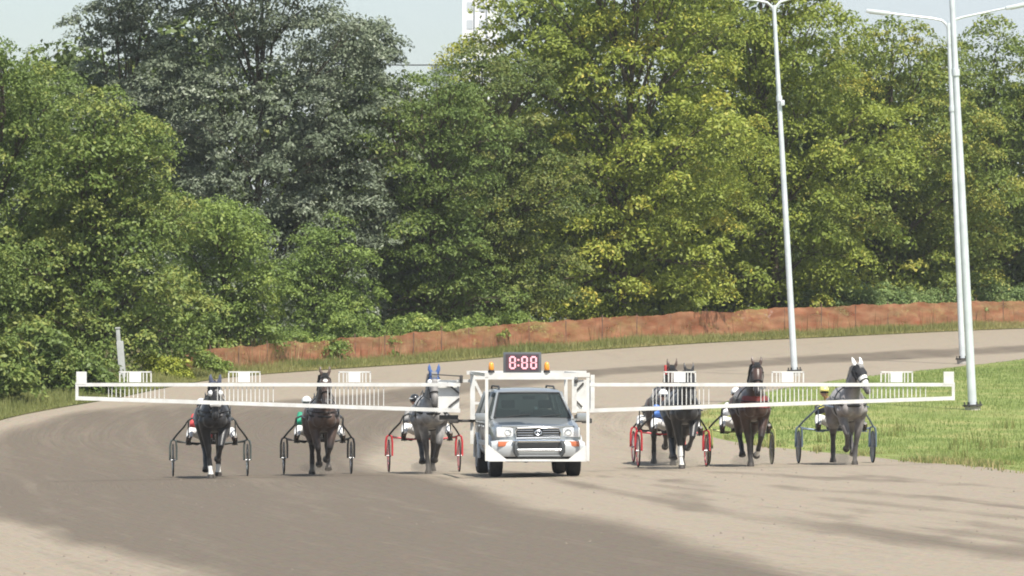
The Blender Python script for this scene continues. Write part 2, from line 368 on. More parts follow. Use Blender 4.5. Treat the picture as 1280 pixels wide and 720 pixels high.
# clods thrown up on the track
n = 1800
D = 72 + rng.random(n) * 80; X = x_out(D) + rng.random(n) * (x_in(D) - x_out(D)); keep = (np.abs(X) < D * .095) & (vnoise(X * .7, D * .12, 21) > .5); X, D = X[keep], D[keep]
s = .006 + .02 * rng.random(len(X)) ** 3; z = gz(X, D)
tet = np.array([[1, 0, 0], [-.5, .8, 0], [-.5, -.8, 0], [0, 0, .9]]); V = (np.stack([X, D, z], 1)[:, None, :] + tet[None] * s[:, None, None] * (1 + .5 * rng.random((len(X), 4, 1)))).reshape(-1, 3)
o4 = np.arange(len(X))[:, None] * 4; Ft = np.concatenate([o4 + np.array([[0, 1, 3]]), o4 + np.array([[1, 2, 3]]), o4 + np.array([[2, 0, 3]])])
M_clod = mat('clod', (.15, .125, .1), .95, noise=.2, nscale=3)
tag(link('dirt_clods', np_mesh('dirt_clods', V, Ft), M_clod, None, False), 'small clods of earth scattered on the dirt track', 'dirt', kind='stuff')
# ================================================================ TREES AND SHRUBS
M_bark = mat('bark', (.11, .085, .06), .9, noise=.35, nscale=6, bump=.6, bscale=12)
M_leaf = {
 'maple': leaf_mat('maple_leaf', (0.136, 0.190, 0.029), (0.294, 0.342, 0.056), (0.540, 0.455, 0.079), .34),
 'maple_deep': leaf_mat('deep_maple_leaf', (0.095, 0.148, 0.029), (0.199, 0.250, 0.047), (0.382, 0.348, 0.067), .32),
 'green': leaf_mat('green_leaf', (0.079, 0.129, 0.029), (0.167, 0.228, 0.053), (0.301, 0.319, 0.079), .30),
 'fresh': leaf_mat('fresh_leaf', (0.127, 0.190, 0.046), (0.246, 0.325, 0.072), (0.414, 0.439, 0.106), .34),
 'poplar': leaf_mat('silver_poplar_leaf', (.085, .112, .062), (.180, .212, .135), (.42, .45, .35), .20),
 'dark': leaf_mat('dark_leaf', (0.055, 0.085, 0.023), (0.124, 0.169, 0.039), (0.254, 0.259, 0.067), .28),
 'bushy': leaf_mat('bush_leaf', (0.120, 0.190, 0.060), (0.238, 0.319, 0.106), (0.430, 0.470, 0.171), .32),
 'yellow': leaf_mat('yellow_leaf', (0.206, 0.259, 0.039), (0.414, 0.439, 0.067), (0.600, 0.546, 0.093), .34)}

def leaves(C, Nrm, size, rg, aspect=.55, up=.35, jit=.75):
    """diamond leaves at C facing roughly Nrm, hanging a little"""
    n = len(C)
    N_ = Nrm + rg.normal(0, jit, (n, 3)); N_[:, 2] += up; N_ /= np.linalg.norm(N_, axis=1)[:, None] + 1e-9
    A = rg.normal(0, 1, (n, 3)); A[:, 2] -= .9; A -= N_ * (A * N_).sum(1)[:, None]; A /= np.linalg.norm(A, axis=1)[:, None] + 1e-9
    B = np.cross(N_, A); s = (size * rg.uniform(.6, 1.35, n))[:, None]
    return np.stack([C - A * s * .5, C + B * s * aspect * .5 - A * s * .05, C + A * s * .55, C - B * s * aspect * .5 - A * s * .05], 1)

def crown_mesh(name, lobes, size, nclump, per, rg, clump_r=.55, flat=.62, tint0=.45, droop=.25, inner=.30, zmin=.3, space=0):
    """lobes: (cx,cy,cz,rx,ry,rz). Sprays of leaves stand on the lobes' skins, looser leaf fills their inside."""
    Lb = np.array(lobes, float); vol = Lb[:, 3] * Lb[:, 4] + Lb[:, 4] * Lb[:, 5]; pr = vol / vol.sum()
    k = rg.choice(len(Lb), nclump, p=pr); d = rg.normal(0, 1, (nclump, 3)); d[:, 2] += .12; d /= np.linalg.norm(d, axis=1)[:, None]
    rad = 1 - np.abs(rg.normal(0, .16, nclump)); rad = np.where(rg.random(nclump) < .10, rad + .22, rad)
    P = Lb[k, :3] + d * Lb[k, 3:6] * rad[:, None]
    # drop sprays buried deep inside another lobe
    dep = np.min(np.stack([np.linalg.norm((P - l[:3]) / l[3:6], axis=1) for l in Lb]), axis=0); ok = (dep > .55) & (P[:, 2] > zmin); P, d = P[ok], d[ok]
    if space:                                       # keep the sprays apart so that shade shows between them
        keep = []
        for i_ in range(len(P)):
            if all(((P[i_] - P[j_]) ** 2).sum() > space * space for j_ in keep): keep.append(i_)
        P, d = P[keep], d[keep]
    nc = len(P); cr_ = clump_r * rg.uniform(.55, 1.45, nc); ct = rg.normal(0, .13, nc); cn = np.maximum((per * (cr_ / clump_r) ** 1.6 * rg.uniform(.7, 1.3, nc)).astype(int), 6)
    idx = np.repeat(np.arange(nc), cn); n = len(idx)
    # each spray is a tilted, drooping umbrella of leaves with a ragged rim
    u = rg.normal(0, 1, (n, 3)); u[:, 2] = np.abs(u[:, 2]) * .9 - .15; u /= np.linalg.norm(u, axis=1)[:, None]
    q = rg.random(n) ** .45
    ax = d[idx] * .55 + np.array([0, 0, .75]); ax /= np.linalg.norm(ax, axis=1)[:, None]
    off = u * (q * cr_[idx])[:, None]; along = (off * ax).sum(1)[:, None] * ax
    off = (off - along) * 1.12 + along * flat; off[:, 2] -= droop * (np.linalg.norm(off, axis=1) ** 2) / cr_[idx]
    C = P[idx] + off; szc = rg.uniform(.72, 1.3, nc)
    Q = leaves(C, u * .6 + ax * .5, size * szc[idx], rg)
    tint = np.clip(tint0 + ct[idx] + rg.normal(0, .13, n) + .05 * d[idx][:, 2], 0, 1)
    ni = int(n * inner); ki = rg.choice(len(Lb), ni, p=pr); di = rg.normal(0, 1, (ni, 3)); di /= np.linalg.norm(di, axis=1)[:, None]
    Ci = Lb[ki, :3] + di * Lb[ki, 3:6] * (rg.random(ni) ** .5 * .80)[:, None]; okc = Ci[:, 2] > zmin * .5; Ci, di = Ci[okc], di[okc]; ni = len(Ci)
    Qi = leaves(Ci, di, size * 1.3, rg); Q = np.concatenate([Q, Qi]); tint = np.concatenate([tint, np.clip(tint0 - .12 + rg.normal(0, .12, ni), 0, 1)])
    V = Q.reshape(-1, 3); return np_mesh(name, V, np.arange(len(V)).reshape(-1, 4), tint)

def tree(name, label, x, D, lobes, leaf, size=.17, nclump=330, per=85, seed=1, trunk=.16, group=None, cat='tree', tw=0, **kw):
    rg = np.random.default_rng(seed); z = G(x, D)
    t = thing(name, label, cat, (x, D, z - .05), 0, group)
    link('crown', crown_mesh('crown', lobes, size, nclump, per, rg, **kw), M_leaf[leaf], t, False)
    mb = MB(); top = max(lobes, key=lambda l: l[2]); r = random.Random(seed)
    H_ = top[2]; ty = 1.7 if trunk > .11 else .3; pts = [(0, ty, 0)] + [(top[0] * f + r.uniform(-.12, .12), ty * (1 - .6 * f) + top[1] * f + r.uniform(-.12, .12), H_ * f) for f in (.2, .4, .6, .8, 1.0)]
    trunk *= .75
    if trunk: mb.tube(pts, [trunk * 1.25, trunk, trunk * .85, trunk * .65, trunk * .45, trunk * .2], 8)
    for l in lobes:
        if trunk:
            f = min(.75, max(.12, (l[2] - .9) / H_ * .7)); i = f * 5; a = Vector(pts[int(i)]).lerp(Vector(pts[min(int(i) + 1, 5)]), i - int(i))
        else: a = Vector((l[0] * .3, l[1] * .3, 0))
        b = Vector(l[:3]); b.z += l[5] * .3; m_ = (a + b) / 2 + Vector((r.uniform(-.25, .25), r.uniform(-.25, .25), .15)); w = max(trunk * .5, .03)
        mb.tube([a, m_, b], [w, w * .7, w * .25], 6)
        for _ in range(3 + tw):
            e = Vector((l[0] + r.uniform(-.8, .8) * l[3], l[1] + r.uniform(-1, .5) * l[4], l[2] + r.uniform(-.5, .8) * l[5])); mb.tube([m_, (m_ + e) / 2 + Vector((0, 0, r.uniform(-.1, .25))), e], [w * .5, w * .35, w * .12], 5)
    mb.build('trunk', M_bark, t)
    return t

def lobeset(rg_seed, W, H0, H1, depth, n, lo=.35, under=0.0):
    """irregular crown of n lobes in a W wide, H0..H1 high envelope, wide in the middle, rounded at the top"""
    r = random.Random(rg_seed); out = []
    for i in range(n):
        f = (i + r.uniform(.1, .9)) / n; z = H0 + (H1 - H0) * f
        half = W / 2 * (.80 + .2 * math.sin(math.pi * f)) * (1.0 - lo * f ** 3)
        rr = W * r.uniform(.17, .25) * (1.1 - .3 * f)
        a = ((i * .618034 + r.uniform(-.12, .12)) % 1.0) * 2 - 1; x = a * max(half - rr * .5, .1); y = r.uniform(-1, .6) * max(depth / 2 - rr * .8, .1) + under * max(0, 1 - f / .45)
        out.append((x, y, min(z, H1 - rr * .7) - abs(a) * f * W * .10, rr * r.uniform(.95, 1.25), rr, rr * r.uniform(.75, 1.0)))
    return out

GT = 'trees beyond the outer fence'
# broad maple and its neighbours on the right
tree('maple_tree', 'broad bright yellow-green maple behind the netting, its crown over the start car', 4.0, 217.5, lobeset(11, 10.4, 1.3, 15.6, 7, 24, .3, 1.6) + [(-5.1, -.5, 10.0, 1.5, 1.3, 1.2), (-4.5, -.3, 11.4, 1.2, 1.1, .9), (-5.3, .2, 8.6, 1.3, 1.2, 1.2)], 'maple', 0.142, 1100, 265, 11, .2, space=.88, inner=.16, clump_r=.72, tint0=.52, droop=.5)
tree('maple_tree', 'maple with yellowing sprays behind the tall lamp post with two curved arms', 10.2, 226, lobeset(12, 9.4, 1.4, 15.8, 6, 21, .25, 1.6), 'maple', 0.142, 900, 265, 12, .2, space=.88, inner=.16, clump_r=.72, tint0=.44, droop=.5)
tree('maple_tree', 'browning maple between the two groups of lamp posts', 15.4, 236.5, lobeset(13, 8.4, 1.5, 12.3, 6, 19, .35, 1.8), 'maple_deep', 0.138, 800, 176, 13, .18, space=.74, inner=.2, clump_r=.66, tint0=.62)
tree('leafy_tree', 'dense mid green tree behind the pair of lamp posts', 19.6, 245, lobeset(14, 9.0, 1.6, 12.1, 6, 19, .35, 1.8), 'maple_deep', 0.138, 800, 166, 14, .18, space=.68, inner=.2, clump_r=.62, tint0=.46)
tree('leafy_tree', 'mid green tree at the far end of the netting beyond both lamp posts', 24.6, 250, lobeset(15, 9.0, 1.6, 12.6, 6, 17), 'maple_deep', 0.146, 320, 124, 15, .18, clump_r=.62, tint0=.48)
# dark thicket in the middle
tree('dark_tree', 'dark green tree with bare twigs between the silver poplar and the bright maple', -3.2, 208, lobeset(16, 7.6, .8, 9.9, 5, 20, .15, 1.5), 'green', 0.112, 900, 121, 16, .15, space=.5, inner=.2, clump_r=.48, tint0=.44, tw=7)
tree('dark_tree', 'dark small-leaved tree left of the start clock, tops just below the open sky', -.6, 211, lobeset(17, 6.0, .8, 10.8, 5, 17, .2, 2.0), 'dark', 0.112, 700, 143, 17, .15, space=.5, inner=.2, clump_r=.46, tint0=.66, tw=8)
# silver poplars
tree('silver_poplar', 'tall grey-green silver poplar with its top against the sky', -9.0, 206.5, lobeset(18, 9.6, .9, 15.6, 6, 30, .28), 'poplar', .125, 950, 104, 18, .13, clump_r=.46, inner=.2, tint0=.50, droop=.1)
tree('silver_poplar', 'slimmer grey-green silver poplar standing next to the gap of sky', -5.5, 209, lobeset(19, 5.4, 1.0, 11.6, 5, 22, .45), 'poplar', .125, 650, 96, 19, .13, clump_r=.44, inner=.2, tint0=.50, droop=.1)
tree('silver_poplar', 'pale poplar whose thin top shows over the left maple', -13.6, 209, lobeset(20, 6.6, 1.5, 13.2, 6, 18, .5), 'poplar', .125, 520, 96, 20, .13, clump_r=.44, inner=.2, tint0=.48, droop=.1)
# left group on the verge
tree('maple_tree', 'big mid green maple on the left verge with a pale post at its foot', -12.1, 173.5, lobeset(21, 6.6, .6, 8.3, 5.0, 23, .45), 'green', 0.116, 1200, 154, 21, .18, space=.56, inner=.2, clump_r=.50, tint0=.64, droop=.5)
tree('maple_tree', 'darker maple at the very edge of the verge, taller than its neighbour', -15.6, 176, lobeset(22, 7.2, .8, 10.3, 5.5, 20, .3), 'green', 0.116, 900, 154, 22, .18, space=.54, inner=.2, clump_r=.52, tint0=.55, droop=.5)
tree('leafy_tree', 'lighter green tree rounding off the left group beside the poplar', -9.1, 184, lobeset(23, 4.4, .4, 5.4, 3.0, 17, .5), 'fresh', 0.107, 700, 121, 23, .13, space=.42, clump_r=.42, inner=.2, tint0=.42, droop=.4)
tree('leafy_tree', 'smaller fresh green tree in front of the silver poplars', -6.0, 198, lobeset(24, 3.6, .4, 4.7, 3.0, 15, .5), 'fresh', 0.107, 550, 110, 24, .12, space=.40, clump_r=.40, inner=.2, tint0=.27, droop=.35)
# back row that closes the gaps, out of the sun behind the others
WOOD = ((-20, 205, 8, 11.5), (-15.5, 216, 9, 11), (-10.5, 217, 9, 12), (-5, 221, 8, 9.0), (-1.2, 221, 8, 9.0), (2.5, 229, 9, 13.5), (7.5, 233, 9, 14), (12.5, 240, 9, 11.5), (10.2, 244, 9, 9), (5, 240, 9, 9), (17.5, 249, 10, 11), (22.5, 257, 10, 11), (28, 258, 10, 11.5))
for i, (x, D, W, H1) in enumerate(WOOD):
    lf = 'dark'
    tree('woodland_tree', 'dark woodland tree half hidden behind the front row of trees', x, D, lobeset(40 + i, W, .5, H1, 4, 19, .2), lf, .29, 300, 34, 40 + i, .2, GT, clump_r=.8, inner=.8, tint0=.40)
# undergrowth
GB = 'bushes in front of the dark trees behind the netting'
def bush(label, x, D, W, Hh, leaf, seed, size=.11, nclump=80, per=60, group=None, **kw):
    r = random.Random(seed); lb = []
    for i in range(max(4, int(W * 2.5))):
        f = r.uniform(-1, 1); rr = Hh * r.uniform(.24, .40); lb.append((f * (W / 2 - rr * .6), r.uniform(-.5, .5), rr * .6 + r.random() * max(0, Hh * (1 - .4 * abs(f)) - rr * 1.5), rr * r.uniform(.9, 1.5), rr, rr))
    return tree('bush', label, x, D, lb, leaf, size, nclump, per, seed, 0, group, 'bush', zmin=.02, **kw)
def trk(x):                                         # distance at which the verge edge lies for this x
    d = np.arange(150, 243, .25); return float(np.interp(x, x_out(d), d))
bush('low dark leafy bush at the foot of the left maple', -13.8, 155.5, 3.4, 2.6, 'green', 61, .13, 190, 70, clump_r=.34, tint0=.6)
bush('tall leafy bush beyond the end of the starting gate wing', -12.4, 161.0, 2.8, 2.5, 'green', 62, .13, 150, 70, clump_r=.34, tint0=.5)
bush('yellow-green bush beside the white post', -10.2, 172.5, 1.7, 1.0, 'yellow', 63, .09, 70, 60, clump_r=.22, tint0=.35)
bush('round fresh green bush where the netting begins', -9.2, 176.5, 1.4, .9, 'fresh', 64, .09, 60, 60, clump_r=.22, tint0=.5)
for i, x in enumerate((-6.6, -4.9, -3.2, -1.6, .2)):
    bush('green bush behind the left half of the netting', x, trk(x) + 6.8, 2.2, 1.7 + .5 * random.random(), 'fresh', 70 + i, .10, 110, 60, 'bushes behind the left half of the netting', clump_r=.28, tint0=.32 + .2 * random.random())
for i, x in enumerate((2.0, 4.2, 6.6, 9.0)):
    bush('sparse bush in the shade under the bright maple', x, trk(x) + 6.0, 1.6, .8 + .7 * random.random(), 'fresh', 80 + i, .10, 36, 50, 'sparse bushes under the bright maple', clump_r=.26, tint0=.4)
for i, x in enumerate((11.4, 13.2, 15.0, 16.8, 18.7, 20.8, 23.0)):
    bush('pale green bush above the right half of the netting', x, trk(x) + 6.5, 2.7, 1.9 + .5 * random.random(), 'bushy', 90 + i, .10, 110, 60, 'pale green bushes above the right half of the netting', clump_r=.30, tint0=.42)

# ================================================================ ORANGE NETTING FENCE
def net_mat():
    m = bpy.data.materials.new('orange_netting'); m.use_nodes = True; t = m.node_tree; b = t.nodes['Principled BSDF']; N = t.nodes.new; K = t.links.new
    g = N('ShaderNodeNewGeometry'); mq = N('ShaderNodeMapping'); mq.inputs['Scale'].default_value = (.7, .5, 2.6); K(g.outputs['Position'], mq.inputs['Vector']); n = N('ShaderNodeTexNoise'); n.inputs['Scale'].default_value = 1.6; n.inputs['Detail'].default_value = 8; K(mq.outputs[0], n.inputs['Vector'])
    rp = N('ShaderNodeValToRGB'); e = rp.color_ramp.elements; e[0].position = .3; e[0].color = (.58, .195, .10, 1); e[1].position = .75; e[1].color = (.78, .42, .24, 1); K(n.outputs['Fac'], rp.inputs['Fac']); K(rp.outputs[0], b.inputs['Base Color']); b.inputs['Roughness'].default_value = .7
    tl = N('ShaderNodeBsdfTranslucent'); K(rp.outputs[0], tl.inputs['Color']); m1 = N('ShaderNodeMixShader'); m1.inputs[0].default_value = .35; K(b.outputs[0], m1.inputs[1]); K(tl.outputs[0], m1.inputs[2])
    # open mesh: thin strands with holes between, finer than a pixel at this distance
    tr = N('ShaderNodeBsdfTransparent'); m2 = N('ShaderNodeMixShader')
    r2 = N('ShaderNodeMapRange'); r2.inputs['From Min'].default_value = .3; r2.inputs['From Max'].default_value = .7; r2.inputs['To Min'].default_value = .40; r2.inputs['To Max'].default_value = .80
    n2 = N('ShaderNodeTexNoise'); n2.inputs['Scale'].default_value = 1.3; n2.inputs['Detail'].default_value = 6; K(mq.outputs[0], n2.inputs['Vector']); K(n2.outputs['Fac'], r2.inputs['Value'])
    K(r2.outputs[0], m2.inputs[0]); K(tr.outputs[0], m2.inputs[1]); K(m1.outputs[0], m2.inputs[2]); K(m2.outputs[0], t.nodes['Material Output'].inputs['Surface'])
    return m
M_net = net_mat(); M_post = mat('rusty_post', (.14, .085, .055), .8, noise=.3)
dd = np.arange(174.5, 243, .05); xx = x_out(dd) - 1.0; dd2 = dd + .9; seg = np.concatenate([[0], np.cumsum(np.hypot(np.diff(xx), np.diff(dd2)))])
fence = thing('netting_fence', 'long rust-orange netting fence along the outer edge of the track', 'fence', (0, 0, 0))
hn_ = lambda q: float(np.interp(q, [0, 12, 30, 50], [.74, .82, .96, 1.05])); sp = np.arange(0, seg[-1], 2.6); px_ = np.interp(sp, seg, xx); pd_ = np.interp(sp, seg, dd2)
for i in range(len(sp)):
    z = G(px_[i], pd_[i]); h = hn_(sp[i]) + .10 + .08 * math.sin(i * 2.3); MB().tube([(px_[i], pd_[i], z - .2), (px_[i] + .03 * math.sin(i), pd_[i], z + h)], [.028, .024], 6).build('post', M_post, fence)
    if i + 1 < len(sp):
        nu, nv = 26, 10; V = []
        for a in range(nu + 1):
            f = a / nu; s_ = sp[i] + f * 2.6; x = float(np.interp(s_, seg, xx)); d_ = float(np.interp(s_, seg, dd2)); z = G(x, d_)
            sag = .05 * math.sin(math.pi * f) * math.sin(i * 5.1) ** 2 + .02 * math.sin(s_ * 1.13) + .014 * math.sin(s_ * 2.9 + 1) + .010 * math.sin(s_ * 7.7)
            for b_ in range(nv + 1):
                v = b_ / nv; w = .02 * math.sin(s_ * 1.7 + v * 5) + .012 * math.sin(s_ * 3.1 + v * 11 + i) + .018 * math.sin(s_ * .9 - v * 8)
                V.append((x + w * .4, d_ - .035 - abs(w) * math.sin(math.pi * f) * 1.2, z + .05 + v * (hn_(s_) - sag)))
        F_ = [(a * (nv + 1) + b_, (a + 1) * (nv + 1) + b_, (a + 1) * (nv + 1) + b_ + 1, a * (nv + 1) + b_ + 1) for a in range(nu) for b_ in range(nv)]
        me = bpy.data.meshes.new('netting'); me.from_pydata(V, [], F_); link('netting', me, M_net, fence)
# dry weeds growing through the net
n = 5000; s_ = rng.random(n) * seg[-1]; X = np.interp(s_, seg, xx) + rng.normal(0, .35, n); D = np.interp(s_, seg, dd2) + .3 + np.abs(rng.normal(0, .5, n))
hh = (.35 + .75 * rng.random(n) ** 1.5) * (.4 + .9 * vnoise(s_ * 1.3, s_ * 0, 3))
M_weed = leaf_mat('dry_weed', (.16, .10, .04), (.30, .20, .09), (.42, .33, .17), .25)
tag(blades('weeds', X, D, hh, .016, M_weed, np.clip(rng.random(n), 0, 1), .3), 'dry brown weeds growing behind and through the orange netting', 'weeds', kind='stuff')

# ================================================================ LAMP POSTS, POST, CABLE, TOWER
M_galv = mat('galvanised_steel', (.68, .72, .74), .45, .3, noise=.1, nscale=3)
M_lampg = mat('lamp_glass', (.75, .76, .74), .25); M_conc = mat('concrete', (.38, .36, .33), .9, noise=.2, nscale=9, bump=.4)
M_steel_dark = mat('dark_collar', (.05, .048, .045), .7)
def lamp_post(label, x, D, Hh, r0, lean, az, extra=False):
    t = thing('lamp_post', label, 'lamp post', (x, D, G(x, D) + .03), 0, None, (0, lean, 0))
    MB().tube([(0, 0, -.3), (0, 0, Hh * .5), (0, 0, Hh * .8), (0, 0, Hh)], [r0, r0 * .85, r0 * .68, r0 * .58], 14).build('pole', M_galv, t)
    c = MB(); c.tube([(0, 0, -.12), (0, 0, .12)], [r0 * 1.9, r0 * 1.8], 14); c.build('footing', M_conc, t)
    f = MB(); f.tube([(0, 0, .12), (0, 0, .16)], [r0 * 2.3, r0 * 2.3], 14)
    for k in range(6): a = k * math.pi / 3; f.tube([(math.cos(a) * r0 * 1.8, math.sin(a) * r0 * 1.8, .1), (math.cos(a) * r0 * 1.8, math.sin(a) * r0 * 1.8, .23)], .02, 6)
    f.build('base_flange', M_steel_dark, t)
    MB().tube([(0, 0, Hh * .74), (0, 0, Hh * .755)], [r0 * .95, r0 * .95], 12).build('collar', M_galv, t)
    for sgn in (-1, 1):
        dx, dy = sgn * math.cos(az), sgn * math.sin(az)
        pts = [(0, 0, Hh - .25), (dx * .06, dy * .06, Hh - .05), (dx * .2, dy * .2, Hh + .09), (dx * .5, dy * .5, Hh + .17), (dx * 1.9, dy * 1.9, Hh + .40)]
        MB().tube(pts, [r0 * .42, r0 * .42, r0 * .4, r0 * .38, r0 * .32], 8).build('arm', M_galv, t)
        q = Matrix.Rotation(math.atan2(dy, dx), 4, 'Z') @ Matrix.Rotation(-.16, 4, 'Y')
        hd = MB(); hd.box(Vector((dx * 2.25, dy * 2.25, Hh + .455)), (.78, .26, .12), q, .045); hd.build('lamp_head', M_galv, t)
        g = MB(); g.box(Vector((dx * 2.28, dy * 2.28, Hh + .392)), (.52, .20, .03), q, .01); g.build('lamp_lens', M_lampg, t)
    if extra:
        b = MB(); b.box((.09, -.10, Hh * .735), (.12, .12, .16), None, .01); b.build('junction_box', M_galv, t)
    return t
lamp_post('lamp post with two curved arms standing alone at the infield edge before the maple', 8.43, 177.5, 11.05, .098, -.056, .12, True)
lamp_post('front lamp post on a dark bolted base in the infield grass', 11.79, 152.3, 11.6, .112, -.05, .1)
lamp_post('rear lamp post standing on the far track edge behind the bolted one', 14.56, 192.3, 11.0, .10, -.042, -.05)
# pale concrete post among the left bushes
t = thing('concrete_post', 'pale weathered concrete post leaning among the bushes of the left verge', 'post', (-11.0, 169.0, G(-11.0, 169.0) - .42), 0, None, (0, -.08, 0))
MB().box((0, 0, .85), (.19, .19, 1.7), None, .02).build('shaft', M_conc_l := mat('pale_concrete', (.38, .39, .37), .85, noise=.12, nscale=5), t)
MB().box((-.03, 0, 1.85), (.11, .11, .40), None, .015).build('upper_shaft', M_conc_l, t)
MB().box((-.03, 0, 2.07), (.15, .15, .05), None, .02).build('cap', M_conc_l, t)
# overhead cable
M_cab = mat('cable', (.03, .03, .03), .6)
pa, pb = Vector((-12, 211, 12.75)), Vector((9, 232, 14.6))
cab = MB(); cab.tube([pa.lerp(pb, i / 24) - Vector((0, 0, .9 * math.sin(math.pi * i / 24))) for i in range(25)], .022, 5)
tag(cab.build('overhead_cable', M_cab), 'dark overhead cable crossing the gap of sky between the tree tops', 'cable')
# white tower block far behind
M_white_wall = mat('white_wall', (.80, .80, .80), .8, noise=.05, nscale=.4); M_balc = mat('balcony_recess', (.48, .50, .54), .7); M_pane = mat('far_pane', (.50, .53, .56), .4)
def tower(label, x, D, W, Hh, dep, cols):
    t = thing('tower_block', label, 'building', (x, D, G(0, 1000) - .2))
    MB().box((0, 0, Hh / 2), (W, dep, Hh)).build('wall', M_white_wall, t)
    cw = W / cols
    for c in range(cols):
        cx = -W / 2 + (c + .5) * cw
        MB().box((cx - cw * .42, -dep / 2 - .25, Hh / 2), (cw * .16, .5, Hh + .6)).build('pier', M_white_wall, t)
        me0 = None
        for f in range(int(Hh / 3)):
            zc = f * 3 + 1.7
            if me0 is None: me0 = MB().box((0, 0, 0), (cw * .5, .08, 1.5)).mesh('window'); me0.materials.append(M_pane)
            w = bpy.data.objects.new('window', me0); COL.objects.link(w); w.parent = t; w.location = (cx + cw * .08, -dep / 2 - .03, zc)
    MB().box((0, 0, Hh + .4), (W + .4, dep + .4, .8)).build('parapet', M_white_wall, t)
    return t
tower('white tower block with vertical piers rising behind the maple', -5.2, 1000, 6.2, 62, 10, 3)
tower('lower cream block glimpsed in the gap between poplar and maple', -11.6, 1020, 4.0, 43, 10, 1)
# ================================================================ START CAR (a silver-grey SUV)
M_paint = mat('silver_grey_paint', (.33, .345, .345), .32, .45, coat=.8, noise=.04, nscale=3)
M_clad = mat('grey_cladding', (.52, .54, .55), .42, .2)
M_black = mat('black_plastic', (.018, .018, .019), .55)
M_rubber = mat('tyre_rubber', (.022, .021, .02), .85, noise=.3, nscale=20)
M_chrome = mat('chrome', (.78, .79, .80), .18, 1.0)
M_alloy = mat('alloy_wheel', (.45, .46, .47), .35, .8)
M_lens = mat('headlight_lens', (.80, .81, .80), .12, .15, coat=.8)
M_amber = mat('amber_lens', (.55, .16, .07), .3, coat=.4)
M_glass = bpy.data.materials.new('window_glass'); M_glass.use_nodes = True
_t = M_glass.node_tree; _g = _t.nodes['Principled BSDF']; _g.inputs['Base Color'].default_value = (.04, .05, .05, 1); _g.inputs['Roughness'].default_value = .05
_tr = _t.nodes.new('ShaderNodeBsdfTransparent'); _tr.inputs['Color'].default_value = (.62, .70, .70, 1); _ms = _t.nodes.new('ShaderNodeMixShader'); _ms.inputs[0].default_value = .42
_t.links.new(_tr.outputs[0], _ms.inputs[1]); _t.links.new(_g.outputs[0], _ms.inputs[2]); _t.links.new(_ms.outputs[0], _t.nodes['Material Output'].inputs['Surface'])
M_seat = mat('seat_cloth', (.09, .09, .095), .9); M_dash = mat('dashboard', (.05, .05, .052), .7)
M_white = mat('white_enamel', (.60, .59, .56), .42, nscale=5, color2=(.74, .74, .71), coat=.2)
M_plate = mat('white_plate', (.82, .83, .82), .5)
CX, CD, CYAW = .53, 119.15, R(5.6)
car = thing('start_car', 'silver-grey off-road car inside a white tubular frame, leading the race', 'car', (CX, CD, G(CX, 121)), CYAW); car.scale = (1.045, 1, 1)
# stations: y from the front bumper back, bottom z, side half-width, top z, top half-width
AX1, AX2, WR = .86, 3.53, .37
def arch(y):
    zb = .42
    for a in (AX1, AX2):
        q = .45 ** 2 - (y - a) ** 2
        if q > 0: zb = max(zb, WR + math.sqrt(q))
    return zb
def sec(y, hw, zt, tw, crown=.03, inset=0):
    zb = max(arch(y), .42 + inset); zs = max(zb + .02, .60)
    half = [(0, zb), (hw * .80, zb), (hw * .93, zb + .005), (hw * .985, (zb + zs) / 2), (hw, max(zs, zb + .03)), (hw, max(.80, zb + .05)), (hw * .985, max(zt - .09, zb + .06)), (tw, max(zt - .018, zb + .07)), (tw * .86, zt + crown * .35), (tw * .55, zt + crown * .75), (0, zt + crown)]
    return [Vector((x, y, z)) for x, z in half] + [Vector((-x, y, z)) for x, z in half[-2:0:-1]]
ys = [.10, .13, .20, .32] + [AX1 + .46 * math.cos(math.pi * k / 12) * -1 for k in range(13)] + [1.34, 1.5, 2.2, 3.0] + [AX2 - .46 * math.cos(math.pi * k / 12) for k in range(13)] + [4.15, 4.40, 4.50]
def top_z(y): return float(np.interp(y, [.10, .16, .35, .9, 1.28, 1.5, 4.4, 4.5], [.985, 1.01, 1.04, 1.12, 1.17, 1.15, 1.15, 1.10]))
def half_w(y): return float(np.interp(y, [.10, .14, .3, .6, 3.9, 4.4, 4.5], [.74, .80, .845, .862, .862, .84, .80]))
bd = MB(); bd.loft([sec(y, half_w(y), top_z(y), half_w(y) - float(np.interp(y, [.1, .4, 1.2, 1.5, 4.5], [.055, .05, .07, .09, .09])), .035 if y < 1.3 else .004) for y in ys]); body = bd.build('body', M_paint, car, ang=35)
# flared arch mouldings
for sx in (-1, 1):
    for a in (AX1, AX2):
        f = MB(); f.tube([(sx * (.872), a + .455 * math.cos(R(w)), WR + .455 * math.sin(R(w))) for w in range(-5, 186, 10)], [(.035, .028)] * 20, 8, side=(1, 0, 0)); f.build('arch_flare', M_clad, car)
